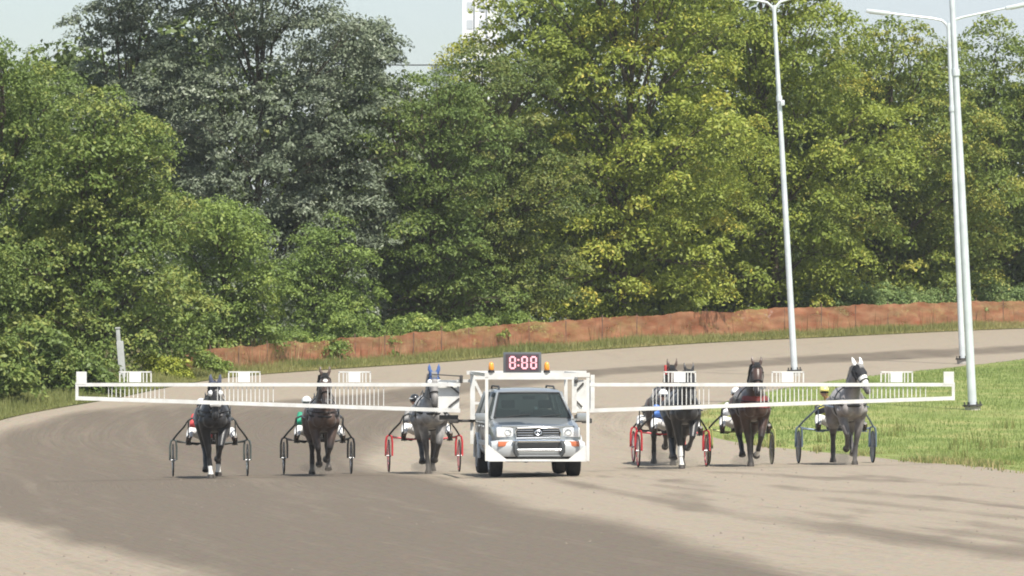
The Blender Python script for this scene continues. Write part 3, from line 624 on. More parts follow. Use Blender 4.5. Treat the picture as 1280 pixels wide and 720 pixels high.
# cabin: roof, pillars, glass
cowl, roof0, roof1, tail = 1.22, 1.98, 4.10, 4.46
ZB, ZR = 1.165, 1.70
rf = MB()
rings = []
for y, zc, hw in ((roof0 - .10, ZR - .035, .60), (roof0 + .02, ZR, .635), (2.6, ZR + .03, .66), (3.4, ZR + .03, .66), (roof1, ZR, .645), (roof1 + .10, ZR - .05, .62)):
    pr = [(-1, -.05), (-.97, 0), (-.8, .03), (-.4, .045), (0, .05), (.4, .045), (.8, .03), (.97, 0), (1, -.05), (.8, -.03), (0, -.01), (-.8, -.03)]
    rings.append([Vector((x * hw, y, zc + z)) for x, z in pr])
rf.loft(rings); rf.build('roof', M_paint, car)
for sx in (-1, 1):
    for nm, p0, p1, w, d in (('front_pillar', (.775, cowl, ZB - .03), (.60, roof0 - .06, ZR - .03), .06, .07), ('door_pillar', (.80, 2.30, ZB - .02), (.645, 2.34, ZR - .01), .10, .05), ('rear_pillar', (.80, 3.30, ZB - .02), (.65, 3.28, ZR - .01), .09, .05), ('tail_pillar', (.79, tail - .06, ZB - .02), (.63, roof1 + .06, ZR - .04), .12, .06)):
        MB().bar((sx * p0[0], p0[1], p0[2]), (sx * p1[0], p1[1], p1[2]), d, w, bev=.012).build(nm, M_paint, car)
    for y0, y1 in ((1.40, 2.26), (2.40, 3.24), (3.36, 4.28)):
        g = MB(); yt0 = max(y0, roof0) if y0 < 2 else y0; yt1 = min(y1, roof1 + .02)
        P = [(.79, y0, ZB), (.79, y1, ZB), (.648, yt1, ZR - .02), (.648, yt0, ZR - .02)]
        q = [Vector((sx * x, y, z)) for x, y, z in P]; g.loft([q, [p - Vector((sx * .006, 0, 0)) for p in q]]); g.build('side_window', M_glass, car, smooth=False)
ws = MB(); rows = []
for f in (0, .33, .66, 1):
    y = cowl + (roof0 - .09 - cowl) * f; z = ZB + .015 + (ZR - .04 - ZB) * f; hw = .745 + (.59 - .745) * f
    rows.append([Vector((hw * k, y - .07 * (1 - k * k), z)) for k in np.linspace(-1, 1, 11)])
for th in (0,):
    V = [p for r in rows for p in r] + [p + Vector((0, .008, -.004)) for r in rows for p in r]; nk = 11; F_ = []
    for i in range(3):
        for j in range(10): F_ += [(i * nk + j, i * nk + j + 1, (i + 1) * nk + j + 1, (i + 1) * nk + j), (44 + i * nk + j, 44 + (i + 1) * nk + j, 44 + (i + 1) * nk + j + 1, 44 + i * nk + j + 1)]
    ws.add(V, F_)
ws.build('windscreen', M_glass, car)
sl = MB(); sl.tube([rows[0][j] + Vector((0, -.008, -.004)) for j in range(11)], .016, 6); sl.tube([rows[3][j] + Vector((0, -.008, 0)) for j in range(11)], .016, 6)
sl.tube([rows[i][0] + Vector((0, -.006, 0)) for i in range(4)], .016, 6); sl.tube([rows[i][10] + Vector((0, -.006, 0)) for i in range(4)], .016, 6); sl.build('windscreen_seal', M_black, car)
MB().box((0, tail - .01, 1.38), (1.24, .02, .5), (R(-20), 0, 0)).build('rear_window', M_glass, car, smooth=False)
for x0, x1 in ((-.52, -.05), (.12, .58)):
    w = MB(); w.tube([(x0 * 1.0, 1.17, 1.195), ((x0 + x1) / 2, 1.185, 1.225), (x1, 1.20, 1.245)], .010, 5); w.build('wiper', M_black, car)
MB().box((0, 1.52, 1.12), (1.4, .42, .10), None, .03).build('dashboard', M_dash, car)
st = MB(); st.ring((.36, 1.72, 1.14), .18, .014, 'Y', 20, 6); st.tube([(.36, 1.55, 1.08), (.36, 1.72, 1.14)], .03, 6); st.build('steering_wheel', M_black, car)
for x in (-.36, .36):
    s_ = MB(); s_.box((x, 2.32, 1.02), (.46, .14, .62), (R(-10), 0, 0), .05); s_.box((x, 2.40, 1.44), (.27, .10, .17), (R(-10), 0, 0), .04); s_.build('front_seat', M_seat, car)
s_ = MB(); s_.box((0, 3.15, 1.0), (1.25, .14, .55), (R(-10), 0, 0), .05); s_.build('rear_seat', M_seat, car)
MB().box((0, 1.93, 1.58), (.24, .03, .07), None, .012).build('rear_view_mirror', M_black, car)
MB().box((.10, 1.52, 1.37), (.06, .004, .09), (R(-50), 0, 0)).build('windscreen_sticker', M_plate, car, smooth=False)
# nose
FY = .085
gr = MB(); gr.box((0, FY + .02, .895), (.86, .05, .20), None, .02); gr.build('grille', M_black, car)
gc = MB(); gc.tube([(-.42, FY - .012, .80), (-.44, FY - .012, .90), (-.40, FY - .014, .985), (0, FY - .02, 1.0), (.40, FY - .014, .985), (.44, FY - .012, .90), (.42, FY - .012, .80)], .020, 8, closed=True); gc.build('grille_surround', M_chrome, car)
for z in (.845, .895, .945):
    for sx in (-1, 1): MB().box((sx * .245, FY - .012, z), (.31, .018, .014), None, .004).build('grille_bar', M_chrome, car)
em = MB(); em.ring((0, FY - .025, .90), .048, .009, 'Y', 24, 6); em.v = [(x * 1.35, y, .90 + (z - .90) * .95) for x, y, z in em.v]; em2 = MB(); em2.ring((0, FY - .027, .905), .028, .007, 'Y', 18, 6); em2.v = [(x * .75, y, .905 + (z - .905)) for x, y, z in em2.v]
em.add(em2.v, em2.f); em3 = MB(); em3.ring((0, FY - .027, .915), .022, .007, 'Y', 18, 6); em3.v = [(x * 1.5, y, .925 + (z - .915) * .6) for x, y, z in em3.v]; em.add(em3.v, em3.f); em.build('emblem', M_chrome, car)
for sx in (-1, 1):
    h = MB(); h.box((sx * .612, FY + .05, .905), (.40, .11, .20), (0, 0, sx * -.16), .03); h.build('headlight', M_lens, car)
    hb = MB(); hb.ring((sx * .58, FY - .012, .905), .062, .010, 'Y', 16, 5); o_ = hb.build('headlight_reflector', M_chrome, car)
hl = MB(); hl.box((0, FY + .05, 1.022), (1.42, .08, .035), None, .014); hl.build('bonnet_lip', M_paint, car)
# bumper, guard bar
bp_ = MB(); rg_ = []
for x in np.linspace(-.90, .90, 19):
    bow = .10 * (abs(x) / .90) ** 3; pr = [(-.02, .74), (-.06, .70), (-.07, .62), (-.06, .50), (-.02, .42), (.16, .42), (.16, .76)]
    k = 1 - .25 * max(0, abs(x) - .8) / .1
    rg_.append([Vector((x, y + bow, .58 + (z - .58) * k)) for y, z in pr])
bp_.loft(rg_); bp_.build('front_bumper', M_clad, car)
MB().box((0, -.075, .735), (1.02, .06, .055), None, .02).build('bumper_top_bar', M_chrome, car)
MB().box((0, -.066, .635), (.80, .03, .11), None, .01).build('bumper_grille', M_black, car)
MB().tube([(-.42, -.135, .555), (0, -.15, .555), (.42, -.135, .555)], .032, 10).build('guard_tube', M_chrome, car)
gb = MB()
for sx in (-1, 1): gb.tube([(sx * .43, -.07, .72), (sx * .46, -.13, .66), (sx * .46, -.14, .52), (sx * .40, -.11, .42)], .045, 8)
gb.tube([(-.42, -.12, .43), (.42, -.12, .43)], .040, 8); gb.build('guard_bar', mat('dark_grey_bar', (.075, .08, .083), .4, .3), car)
for sx in (-1, 1):
    MB().box((sx * .665, -.052 + .035, .675), (.235, .035, .105), (0, 0, sx * -.12), .012).build('indicator', M_amber, car)
    MB().ring((sx * .33, -.135, .425), .028, .012, 'Y', 12, 6).build('tow_hook', M_black, car)
un = MB(); un.box((0, 2.2, .40), (1.30, 3.6, .14)); un.box((0, .3, .36), (1.2, .3, .10)); un.build('underbody', M_black, car)
ax = MB(); ax.tube([(-.7, AX2, WR), (.7, AX2, WR)], .05, 8); ax.ball((.1, AX2, WR - .02), .13); ax.tube([(-.7, AX1, WR - .03), (.7, AX1, WR - .03)], .035, 8); ax.build('axle', M_black, car)
for sx in (-1, 1):
    for a in (AX1, AX2):
        w = MB(); xs = sx * .755
        prof = [(-.125, .24), (-.125, .32), (-.105, .36), (-.05, .37), (.05, .37), (.105, .36), (.125, .32), (.125, .24)]
        rgs = [[Vector((xs + px, a + r_ * math.cos(2 * math.pi * k / 32), WR + r_ * math.sin(2 * math.pi * k / 32))) for px, r_ in prof] for k in range(33)]
        w.loft(rgs, cap=False)
        tyre = w.build('wheel', M_rubber, car)
        r_ = MB(); r_.disc((xs + sx * .07, a, WR), .235, .03, 'X', 28); r_.ring((xs + sx * .11, a, WR), .228, .014, 'X', 28, 6)
        for k in range(6): an = k * math.pi / 3; r_.bar((xs + sx * .095, a, WR), (xs + sx * .105, a + .22 * math.cos(an), WR + .22 * math.sin(an)), .03, .05)
        r_.disc((xs + sx * .11, a, WR), .06, .04, 'X', 14); r_.build('rim', M_alloy, tyre)
    m_ = MB(); m_.box((sx * .985, 1.50, 1.19), (.20, .09, .16), (0, 0, sx * .1), .03); m_.bar((sx * .80, 1.48, 1.12), (sx * .93, 1.5, 1.15), .05, .04); mo = m_.build('door_mirror', M_paint, car)
    MB().box((sx * .985, 1.549, 1.19), (.16, .006, .12), (0, 0, sx * .1)).build('mirror_glass', M_chrome, mo)
    for y in (1.42, 2.34, 3.25): MB().box((sx * .8645, y, .83), (.004, .012, .50)).build('door_gap', M_black, car, smooth=False)
    for y in (2.12, 3.05): MB().box((sx * .875, y, .99), (.03, .16, .035), None, .01).build('door_handle', M_clad, car)
    MB().box((sx * .868, 2.2, .66), (.02, 2.1, .10), None, .008).build('side_moulding', M_clad, car)
    MB().tube([(sx * .54, 2.35, 1.74), (sx * .54, 2.5, 1.80), (sx * .54, 3.9, 1.80), (sx * .54, 4.0, 1.74)], .018, 8).build('roof_rail', M_black, car)

# ================================================================ STARTING GATE
GD = 124.1; WCX = .45; GZ = 0.0
gate = thing('starting_gate', 'long white mobile starting gate with two railed wings behind the car', 'starting gate', (WCX, GD, GZ))
FYc = CD - .30 - GD     # the hoop stands in front of the bumper
dxh = .505 - WCX
hp = MB()
for sx in (-1, 1):
    x = dxh + sx * 1.01
    hp.box((x, FYc, 1.175), (.062, .07, 1.72))
hp.box((dxh, FYc, 2.03), (2.10, .085, .085)); hp.box((dxh, FYc, .327), (1.95, .060, .045)); hp.build('front_hoop', M_white, gate, smooth=False)
for sx in (-1, 1):
    g = MB(); x = dxh + sx * .985; q = [Vector((x, FYc - .017, .304)), Vector((x, FYc - .017, .64)), Vector((x - sx * .42, FYc - .017, .304))]
    g.loft([q, [p + Vector((0, .035, 0)) for p in q]]); g.build('gusset', M_white, gate, smooth=False)
# overhead frame running back over the roof to the hinges
of = MB()
for sx in (-1, 1):
    of.bar((dxh + sx * .98, FYc + .05, 2.03), (dxh + sx * .98 - .36, .14, 2.03), .07, .07)
    of.bar((dxh + sx * .98 - .36, .18, 2.03), (dxh + sx * .98 - .36, .18, .55), .07, .07)
of.box((dxh - .2, .19, 2.035), (2.5, .075, .075)); of.box((dxh - .36, .19, .60), (1.9, .07, .07)); of.box((dxh - .12, -2.9, 1.945), (1.90, .05, .05)); of.box((dxh - .26, -1.2, 1.945), (1.90, .05, .05))
of.build('roof_frame', M_white, gate, smooth=False)
M_gdark = mat('gate_mechanism', (.06, .055, .05), .6)
def wing(sg, x_root, x_tip):
    """x_root nearer the car. top rail level, lower rail climbs towards the tip"""
    zt, zb0, zb1 = 1.785, 1.245, 1.505
    w_ = bpy.data.objects.new('wing', None); COL.objects.link(w_); w_.parent = gate
    lo = lambda x: zb0 + (zb1 - zb0) * (x - x_root) / (x_tip - x_root)
    MB().bar((x_root, 0, zt), (x_tip, 0, zt), .06, .072).build('top_rail', M_white, w_, smooth=False)
    MB().bar((x_root, 0, zb0), (x_tip, 0, zb1), .06, .08).build('lower_rail', M_white, w_, smooth=False)
    e = MB(); e.box((x_tip - sg * .02, 0, (zt + zb1) / 2), (.06, .058, zt - zb1 + .09)); e.box((x_tip - sg * .115, -.01, zt + .135), (.215, .05, .27), None, .008); e.build('tip_buffer', M_white, w_, smooth=False)
    return w_, lo, zt
STALL = {-1: [-7.85, -5.58, -3.28], 1: [3.5, 5.75, 8.02]}
def stall_rack(w_, lo, zt, xc):
    for k in range(14):
        x = xc - .58 + k * .0895 + (.02 if k in (0, 13) else 0); z0 = lo(x) + .05; z1 = zt - .047
        MB().box((x, .01, (z0 + z1) / 2), (.018 if 1 < k < 12 else .014, .018, z1 - z0)).build('bar', M_white, w_, smooth=False)
    zt2 = zt + .05; c = MB(); hw, hh = .325, .215
    for dx in (-hw, hw): c.box((xc + dx, .0, zt2 + hh / 2), (.026, .026, hh))
    c.box((xc, 0, zt2 + hh), (2 * hw + .026, .026, .028)); c.build('rack_frame', M_white, w_, smooth=False)
    for dx in (-.235, -.165, .165, .235): MB().box((xc + dx, .002, zt2 + hh / 2), (.022, .02, hh)).build('rack_bar', M_white, w_, smooth=False)
    MB().box((xc - .005, -.012, zt2 + hh / 2 - .005), (.245, .012, hh - .02)).build('number_plate', M_plate, w_, smooth=False)
for sg, r0, tp in ((-1, -1.08 - WCX, -9.09 - WCX), (1, 1.62 - WCX, 9.22 - WCX)):
    w_, lo, zt = wing(sg, r0, tp)
    for xc in STALL[sg]: stall_rack(w_, lo, zt, xc - WCX)
# hinge bays between the car and the wings
for sg, xi, xo in ((-1, -.80 - WCX, -1.10 - WCX), (1, 1.40 - WCX, 1.66 - WCX)):
    h = MB(); xm = (xi + xo) / 2
    if sg < 0:
        h.box((xi - .02, .06, 1.52), (.10, .09, .92)); h.bar((xi + .02, .05, 1.86), (xi + .30, .05, 1.28), .055, .055); h.box(((xi + xo) / 2 - .0, .08, 1.865), (abs(xo - xi) + .1, .06, .06)); h.box((xi + .28, .06, 1.93), (.62, .06, .07)); h.box((xi + .3, .06, 1.40), (.6, .05, .05))
    else:
        h.box((xo + .02, .02, 1.60), (.085, .09, .78)); h.box((xi - .1, .06, 1.60), (.10, .09, .80)); h.box(((xi + xo) / 2, .05, 1.25), (abs(xo - xi) + .2, .06, .06))
    h.build('hinge_frame', M_white, gate, smooth=False)
    pc = (xo - .22 if sg < 0 else xi + .06); pw = .44 if sg < 0 else .36
    MB().box((pc, .10, 1.55), (pw, .03, .66), None, .006).build('hinge_panel', M_white, gate, smooth=False)
    for a, b in (((-.04, 1.82), (.22, 1.60)), ((.22, 1.50), (.0, 1.32))):
        m = -1 if sg > 0 else 1; k = .8 if sg > 0 else 1
        MB().bar((pc + m * a[0] * k, .07, a[1]), (pc + m * b[0] * k, .07, b[1]), .03, .035).build('strut', M_gdark, gate, smooth=False)
    q = MB(); q.box((pc + (.26 if sg < 0 else -.12), .02, 1.90), (.07, .10, .17), None, .02); q.tube([(pc + .3 * (1 if sg < 0 else -.4), .02, 1.96), (pc - .35 * (1 if sg < 0 else -.2), .02, 2.0)], .014, 5); q.build('hinge_motor', M_gdark, gate)
    q = MB(); q.box((pc, .08, 1.10), (pw * .9, .06, .10), None, .01); q.tube([(pc, .1, 1.03), (WCX * 0 + (.2 if sg > 0 else -.35), .14, 1.03)], .028, 6); q.box((pc + .1, .1, 1.03), (.22, .1, .10), None, .02); q.build('support_arm', M_gdark, gate)
# things on the frame: clock and two beacons
M_clock = mat('clock_case', (.075, .05, .06), .5); M_digit = mat('clock_digit', (.85, .42, .46), .5, emit=(1.0, .28, .34, .6)); M_rim = mat('clock_rim', (.13, .14, .15), .5, .4)
KX, KZ = .505 - .30, 2.075
clock = thing('start_clock', 'digital clock board showing pink digits above the car roof', 'clock', (KX, CD - .25, KZ))
MB().box((0, .0, .205), (.76, .10, .41), None, .012).build('case', M_rim, clock)
MB().box((0, -.053, .20), (.66, .012, .34)).build('display', M_clock, clock, smooth=False)
def digit(cx, w, h, z0):
    d = MB(); t_ = .034; y = -.066
    for (x, z, sx, sz) in ((0, h, 1, 0), (0, h / 2, 1, 0), (0, 0, 1, 0), (-w / 2, h * .75, 0, 1), (w / 2, h * .75, 0, 1), (-w / 2, h * .25, 0, 1), (w / 2, h * .25, 0, 1)):
        l = (w if sx else h / 2) - t_ * .55
        th_ = t_ * (.6 if (z == h / 2 and sx) else 1)
        d.box((cx + x, y, z0 + z), (l if sx else t_, .01, l if sz else th_), None, .004)
    return d.build('digit', M_digit, clock, smooth=False)
for cx in (-.195, .045, .225): digit(cx, .10, .225, .088)
for z in (.145, .255): MB().box((-.078, -.066, z), (.036, .01, .036), None, .008).build('colon_dot', M_digit, clock, smooth=False)
M_beam = mat('amber_beacon', (.85, .33, .04), .2, coat=.5)
for nm, x in (('orange beacon on the corner of the white frame above the car mirror', .505 - .92), ('orange beacon close beside the digital clock board', .505 + .19)):
    b = thing('warning_beacon', nm, 'beacon', (x, CD - .3, 2.0745), 0)
    c = MB(); c.tube([(0, 0, 0), (0, 0, .05)], [.07, .062], 14); c.build('base', M_black, b)
    c = MB(); c.tube([(0, 0, .05), (0, 0, .07), (0, 0, .17), (0, 0, .20), (0, 0, .215)], [.045, .056, .050, .036, .012], 14); c.build('dome', M_beam, b)
# ================================================================ HORSES
def coat(name, base, pale, dark_pts, rough=.5):
    """coat colour with darker legs and muzzle (the 'mark' attribute) and white markings ('white')"""
    m = bpy.data.materials.new(name); m.use_nodes = True; t = m.node_tree; b = t.nodes['Principled BSDF']; N = t.nodes.new; K = t.links.new
    c = N('ShaderNodeTexCoord'); n = N('ShaderNodeTexNoise'); n.inputs['Scale'].default_value = 3.5; n.inputs['Detail'].default_value = 6; K(c.outputs['Object'], n.inputs['Vector'])
    rp = N('ShaderNodeValToRGB'); e = rp.color_ramp.elements; e[0].position = .35; e[1].position = .7; e[0].color = base + (1,); e[1].color = pale + (1,); K(n.outputs['Fac'], rp.inputs['Fac'])
    a = N('ShaderNodeAttribute'); a.attribute_name = 'mark'; m1 = N('ShaderNodeMixRGB'); K(a.outputs['Fac'], m1.inputs['Fac']); K(rp.outputs[0], m1.inputs['Color1']); m1.inputs['Color2'].default_value = dark_pts + (1,)
    w = N('ShaderNodeAttribute'); w.attribute_name = 'white'; m2 = N('ShaderNodeMixRGB'); K(w.outputs['Fac'], m2.inputs['Fac']); K(m1.outputs[0], m2.inputs['Color1']); m2.inputs['Color2'].default_value = (.72, .70, .66, 1)
    K(m2.outputs[0], b.inputs['Base Color']); b.inputs['Roughness'].default_value = rough; b.inputs['Sheen Weight'].default_value = .15
    return m
COAT = {'black': coat('black_coat', (.016, .015, .016), (.030, .028, .028), (.010, .010, .011), .42),
        'brown': coat('dark_brown_coat', (.052, .030, .021), (.082, .049, .034), (.014, .011, .010), .42),
        'bay': coat('dark_bay_coat', (.044, .022, .015), (.070, .036, .024), (.013, .010, .009), .4),
        'grey': coat('dapple_grey_coat', (.12, .112, .108), (.46, .44, .42), (.045, .042, .04), .6),
        'pale': coat('pale_grey_coat', (.135, .12, .115), (.33, .305, .29), (.06, .054, .052), .6)}
M_hair = {'dark': mat('dark_horsehair', (.012, .011, .010), .55), 'grey': mat('grey_horsehair', (.22, .21, .20), .6)}
M_hoof = mat('hoof_horn', (.05, .042, .036), .6); M_eye = mat('horse_eye', (.010, .008, .007), .1)
M_leather = mat('black_leather', (.014, .013, .013), .4)
M_strapw = mat('white_strap', (.72, .72, .70), .6); M_red = mat('red_cloth', (.42, .045, .04), .7); M_bluec = mat('blue_cloth', (.045, .10, .27), .7); M_blackc = mat('black_cloth', (.016, .016, .018), .8); M_navy = mat('slate_cloth', (.06, .07, .11), .75)
M_bit = mat('steel_bit', (.6, .6, .6), .3, 1)

def Vv(*a): return Vector(a)
def leg_front(sx, a, k, fl):
    """a forward swing, k knee flexion, fl fetlock flexion, degrees; returns joints"""
    x = sx * .118; el = Vv(sx * .19, -.50, .93); P = [Vv(sx * .17, -.56, 1.22), Vv(sx * .20, -.58, 1.06), el]
    d = lambda g: Vv(0, -math.sin(R(g)), -math.cos(R(g)))
    kn = el + d(a) * .43; kn.x = x; ft = kn + d(a - k) * .335; ft.x = x * .72
    ps = ft + d(a - k + 28 - fl) * .125; hf = ps + d(a - k + 18 - fl) * .075; hf.x = ps.x = x * .62
    up = el.lerp(kn, .45); lo = kn.lerp(ft, .5)
    return P + [up, kn, lo, ft, ps, hf], [.10, .14, .115, .093, .070, .048, .058, .050, .066]
def leg_hind(sx, a, g, fl):
    """a thigh swing forward, g hock flexion"""
    x = sx * .15; hip = Vv(sx * .17, .80, 1.20); d = lambda q: Vv(0, -math.sin(R(q)), -math.cos(R(q)))
    sti = hip + d(26 + a) * .40; sti.x = sx * .205
    hk = sti + d(-42 + a * .9 - g * .35) * .48; hk.x = x
    ft = hk + d(2 + a * .9 + g * .65) * .385; ft.x = x * .95
    ps = ft + d(26 + a * .9 + g * .5 - fl) * .125; hf = ps + d(16 + a * .9 + g * .5 - fl) * .075; hf.x = ps.x = x * .95
    return [hip + Vv(0, .05, .08), hip + Vv(sx * .03, 0, -.1), sti, sti.lerp(hk, .5), hk, hk.lerp(ft, .5), ft, ps, hf], [.17, .20, .155, .108, .074, .052, .060, .050, .067]

def horse_mesh(pose):
    nk, hd, turn = pose['neck'], pose['head'], pose.get('turn', 0)     # neck rise, head angle below horizontal, head turn
    mb = MB()
    T = [(-.80, 1.13, .10, .12), (-.76, 1.14, .19, .20), (-.66, 1.17, .265, .285), (-.50, 1.20, .290, .345), (-.25, 1.185, .305, .365), (.05, 1.17, .325, .365), (.32, 1.185, .325, .345), (.58, 1.225, .305, .320), (.80, 1.25, .285, .305), (.98, 1.23, .215, .25), (1.08, 1.20, .11, .14)]
    mb.tube([(0, y, z) for y, z, a, b in T], [(a, b) for y, z, a, b in T], 18, side=(1, 0, 0))
    # neck
    n0 = Vv(0, -.42, 1.27); nd = Vv(math.sin(R(turn)) * .15, -math.cos(R(nk)), math.sin(R(nk))); Ln = .86
    N_ = [n0, n0 + Vv(0, -.16, .13), n0 + nd * .50 * Ln / .86 + Vv(0, -.03, .03), n0 + nd * .72, n0 + nd * Ln]
    mb.tube(N_, [(.20, .34), (.185, .285), (.135, .215), (.108, .165), (.092, .125)], 16, side=(1, 0, 0))
    for sx in (-1, 1):                                                  # breast muscles
        mb.ball((sx * .115, -.72, 1.10), (.13, .13, .17)); mb.ball((sx * .2, .72, 1.02), (.13, .2, .22))
    poll = n0 + nd * (Ln - .01)
    # head in its own axes: f along the face, u out of the forehead, s sideways
    f = Vv(math.sin(R(turn)) * math.cos(R(hd)), -math.cos(R(turn)) * math.cos(R(hd)), -math.sin(R(hd))); s = Vv(math.cos(R(turn)), math.sin(R(turn)), 0); u = s.cross(f); u = u if u.z > 0 or u.y < 0 else -u
    if u.dot(Vv(0, -1, .3)) < 0: u = -u
    HS = 1.10
    hp = lambda t_, v=0, w=0: poll + (f * t_ + u * v + s * w) * HS
    mb.tube([hp(-.05, -.01), hp(.03, 0), hp(.14, .012), hp(.26, .005), hp(.38, -.005), hp(.48, -.012), hp(.56, -.018), hp(.61, -.03), hp(.635, -.04)], [(a * HS, b * HS) for a, b in [(.06, .07), (.088, .112), (.108, .132), (.098, .120), (.073, .092), (.062, .075), (.066, .072), (.060, .060), (.035, .035)]], 16, side=s)
    for sx in (-1, 1):
        mb.ball(hp(.20, -.06, sx * .05), (.055, .11, .09)); mb.ball(hp(.165, .055, sx * .088), .034, 8, 6)
        mb.tube([hp(.0, .05, sx * .055), hp(-.06, .085, sx * .075), hp(-.13, .105, sx * .088), hp(-.195, .11, sx * .084)], [(.030, .026), (.042, .026), (.032, .02), (.010, .010)], 8, side=s)
        mb.ball(hp(.575, .02, sx * .042), .026, 8, 6)
    feet = []
    for key, fn in (('fl', leg_front), ('fr', leg_front), ('hl', leg_hind), ('hr', leg_hind)):
        pts, rr = fn(-1 if key[1] == 'l' else 1, *pose[key]); feet.append(pts)
        mb.tube(pts, rr, 10, side=(1, 0, 0))
        e = pts[-1]; q = (pts[-1] - pts[-2]).normalized(); mb.tube([e - q * .03, e + q * .045], [.058, .070], 10, side=(1, 0, 0))
    me = remesh(mb, .024, 4)
    low = min(v.co.z for v in me.vertices)
    n = len(me.vertices); co = np.zeros(n * 3, np.float32); me.vertices.foreach_get('co', co); co = co.reshape(-1, 3)
    mark = np.zeros(n, np.float32); white = np.zeros(n, np.float32)
    for pts in feet:
        kn = np.array(pts[4]); d = co[:, 2] - kn[2]; near = np.abs(co[:, 0] - pts[-1].x) < .13; reach = np.linalg.norm(co - np.array(pts[6]), axis=1) < .62
        mark = np.maximum(mark, np.where(near & reach, np.clip(1.05 - d * 4, 0, 1), 0))
    rel = co - np.array(poll); ft_ = rel @ np.array(f); ut = rel @ np.array(u); st_ = rel @ np.array(s)
    head = (ft_ > -.02) & (np.abs(st_) < .16) & (np.abs(ut) < .22) & (ft_ < .7)
    mark = np.maximum(mark, np.where(head, np.clip((ft_ - .42) * 6, 0, .9), 0))
    bl = pose.get('blaze')
    if bl == 'star': white = np.where(head & (np.hypot(ft_ - .15, st_) < .045) & (ut > 0), 1, 0).astype(np.float32)
    if bl == 'blaze': white = np.where(head & (np.abs(st_) < .03 + .03 * np.clip((ft_ - .3) * 3, 0, 1)) & (ut > -.02) & (ft_ > .1), 1, 0).astype(np.float32)
    if bl == 'snout': white = np.where(head & (ft_ > .26) & (ft_ < .52), 1, 0).astype(np.float32); mark = np.where(head & (ft_ > .5), .8, mark)
    for i_ in pose.get('socks', ()):
        p = np.array(feet[i_][6]); e = np.array(feet[i_][-1]); white = np.maximum(white, np.where(np.linalg.norm(co - (p + e) / 2, axis=1) < .105, 1, 0))
    for nm, ar in (('mark', mark), ('white', white)):
        at = me.attributes.new(nm, 'FLOAT', 'POINT'); at.data.foreach_set('value', ar.astype(np.float32))
    return me, low, dict(poll=poll, hp=hp, f=f, u=u, s=s, N=N_, nd=nd, feet=feet)

def grow(name, me, sel, off, m, parent, zoff):
    """a cloth shell: the faces of the skin that sel() picks, pushed outwards"""
    bm = bmesh.new(); bm.from_mesh(me); bm.normal_update()
    bmesh.ops.delete(bm, geom=[f for f in bm.faces if not sel(f.calc_center_median())], context='FACES')
    for v in bm.verts: v.co += v.normal * off
    o = bpy.data.meshes.new(name); bm.to_mesh(o); bm.free(); o.materials.clear()
    for a in list(o.attributes):
        if a.name in ('mark', 'white'): o.attributes.remove(a)
    return link(name, o, m, parent)

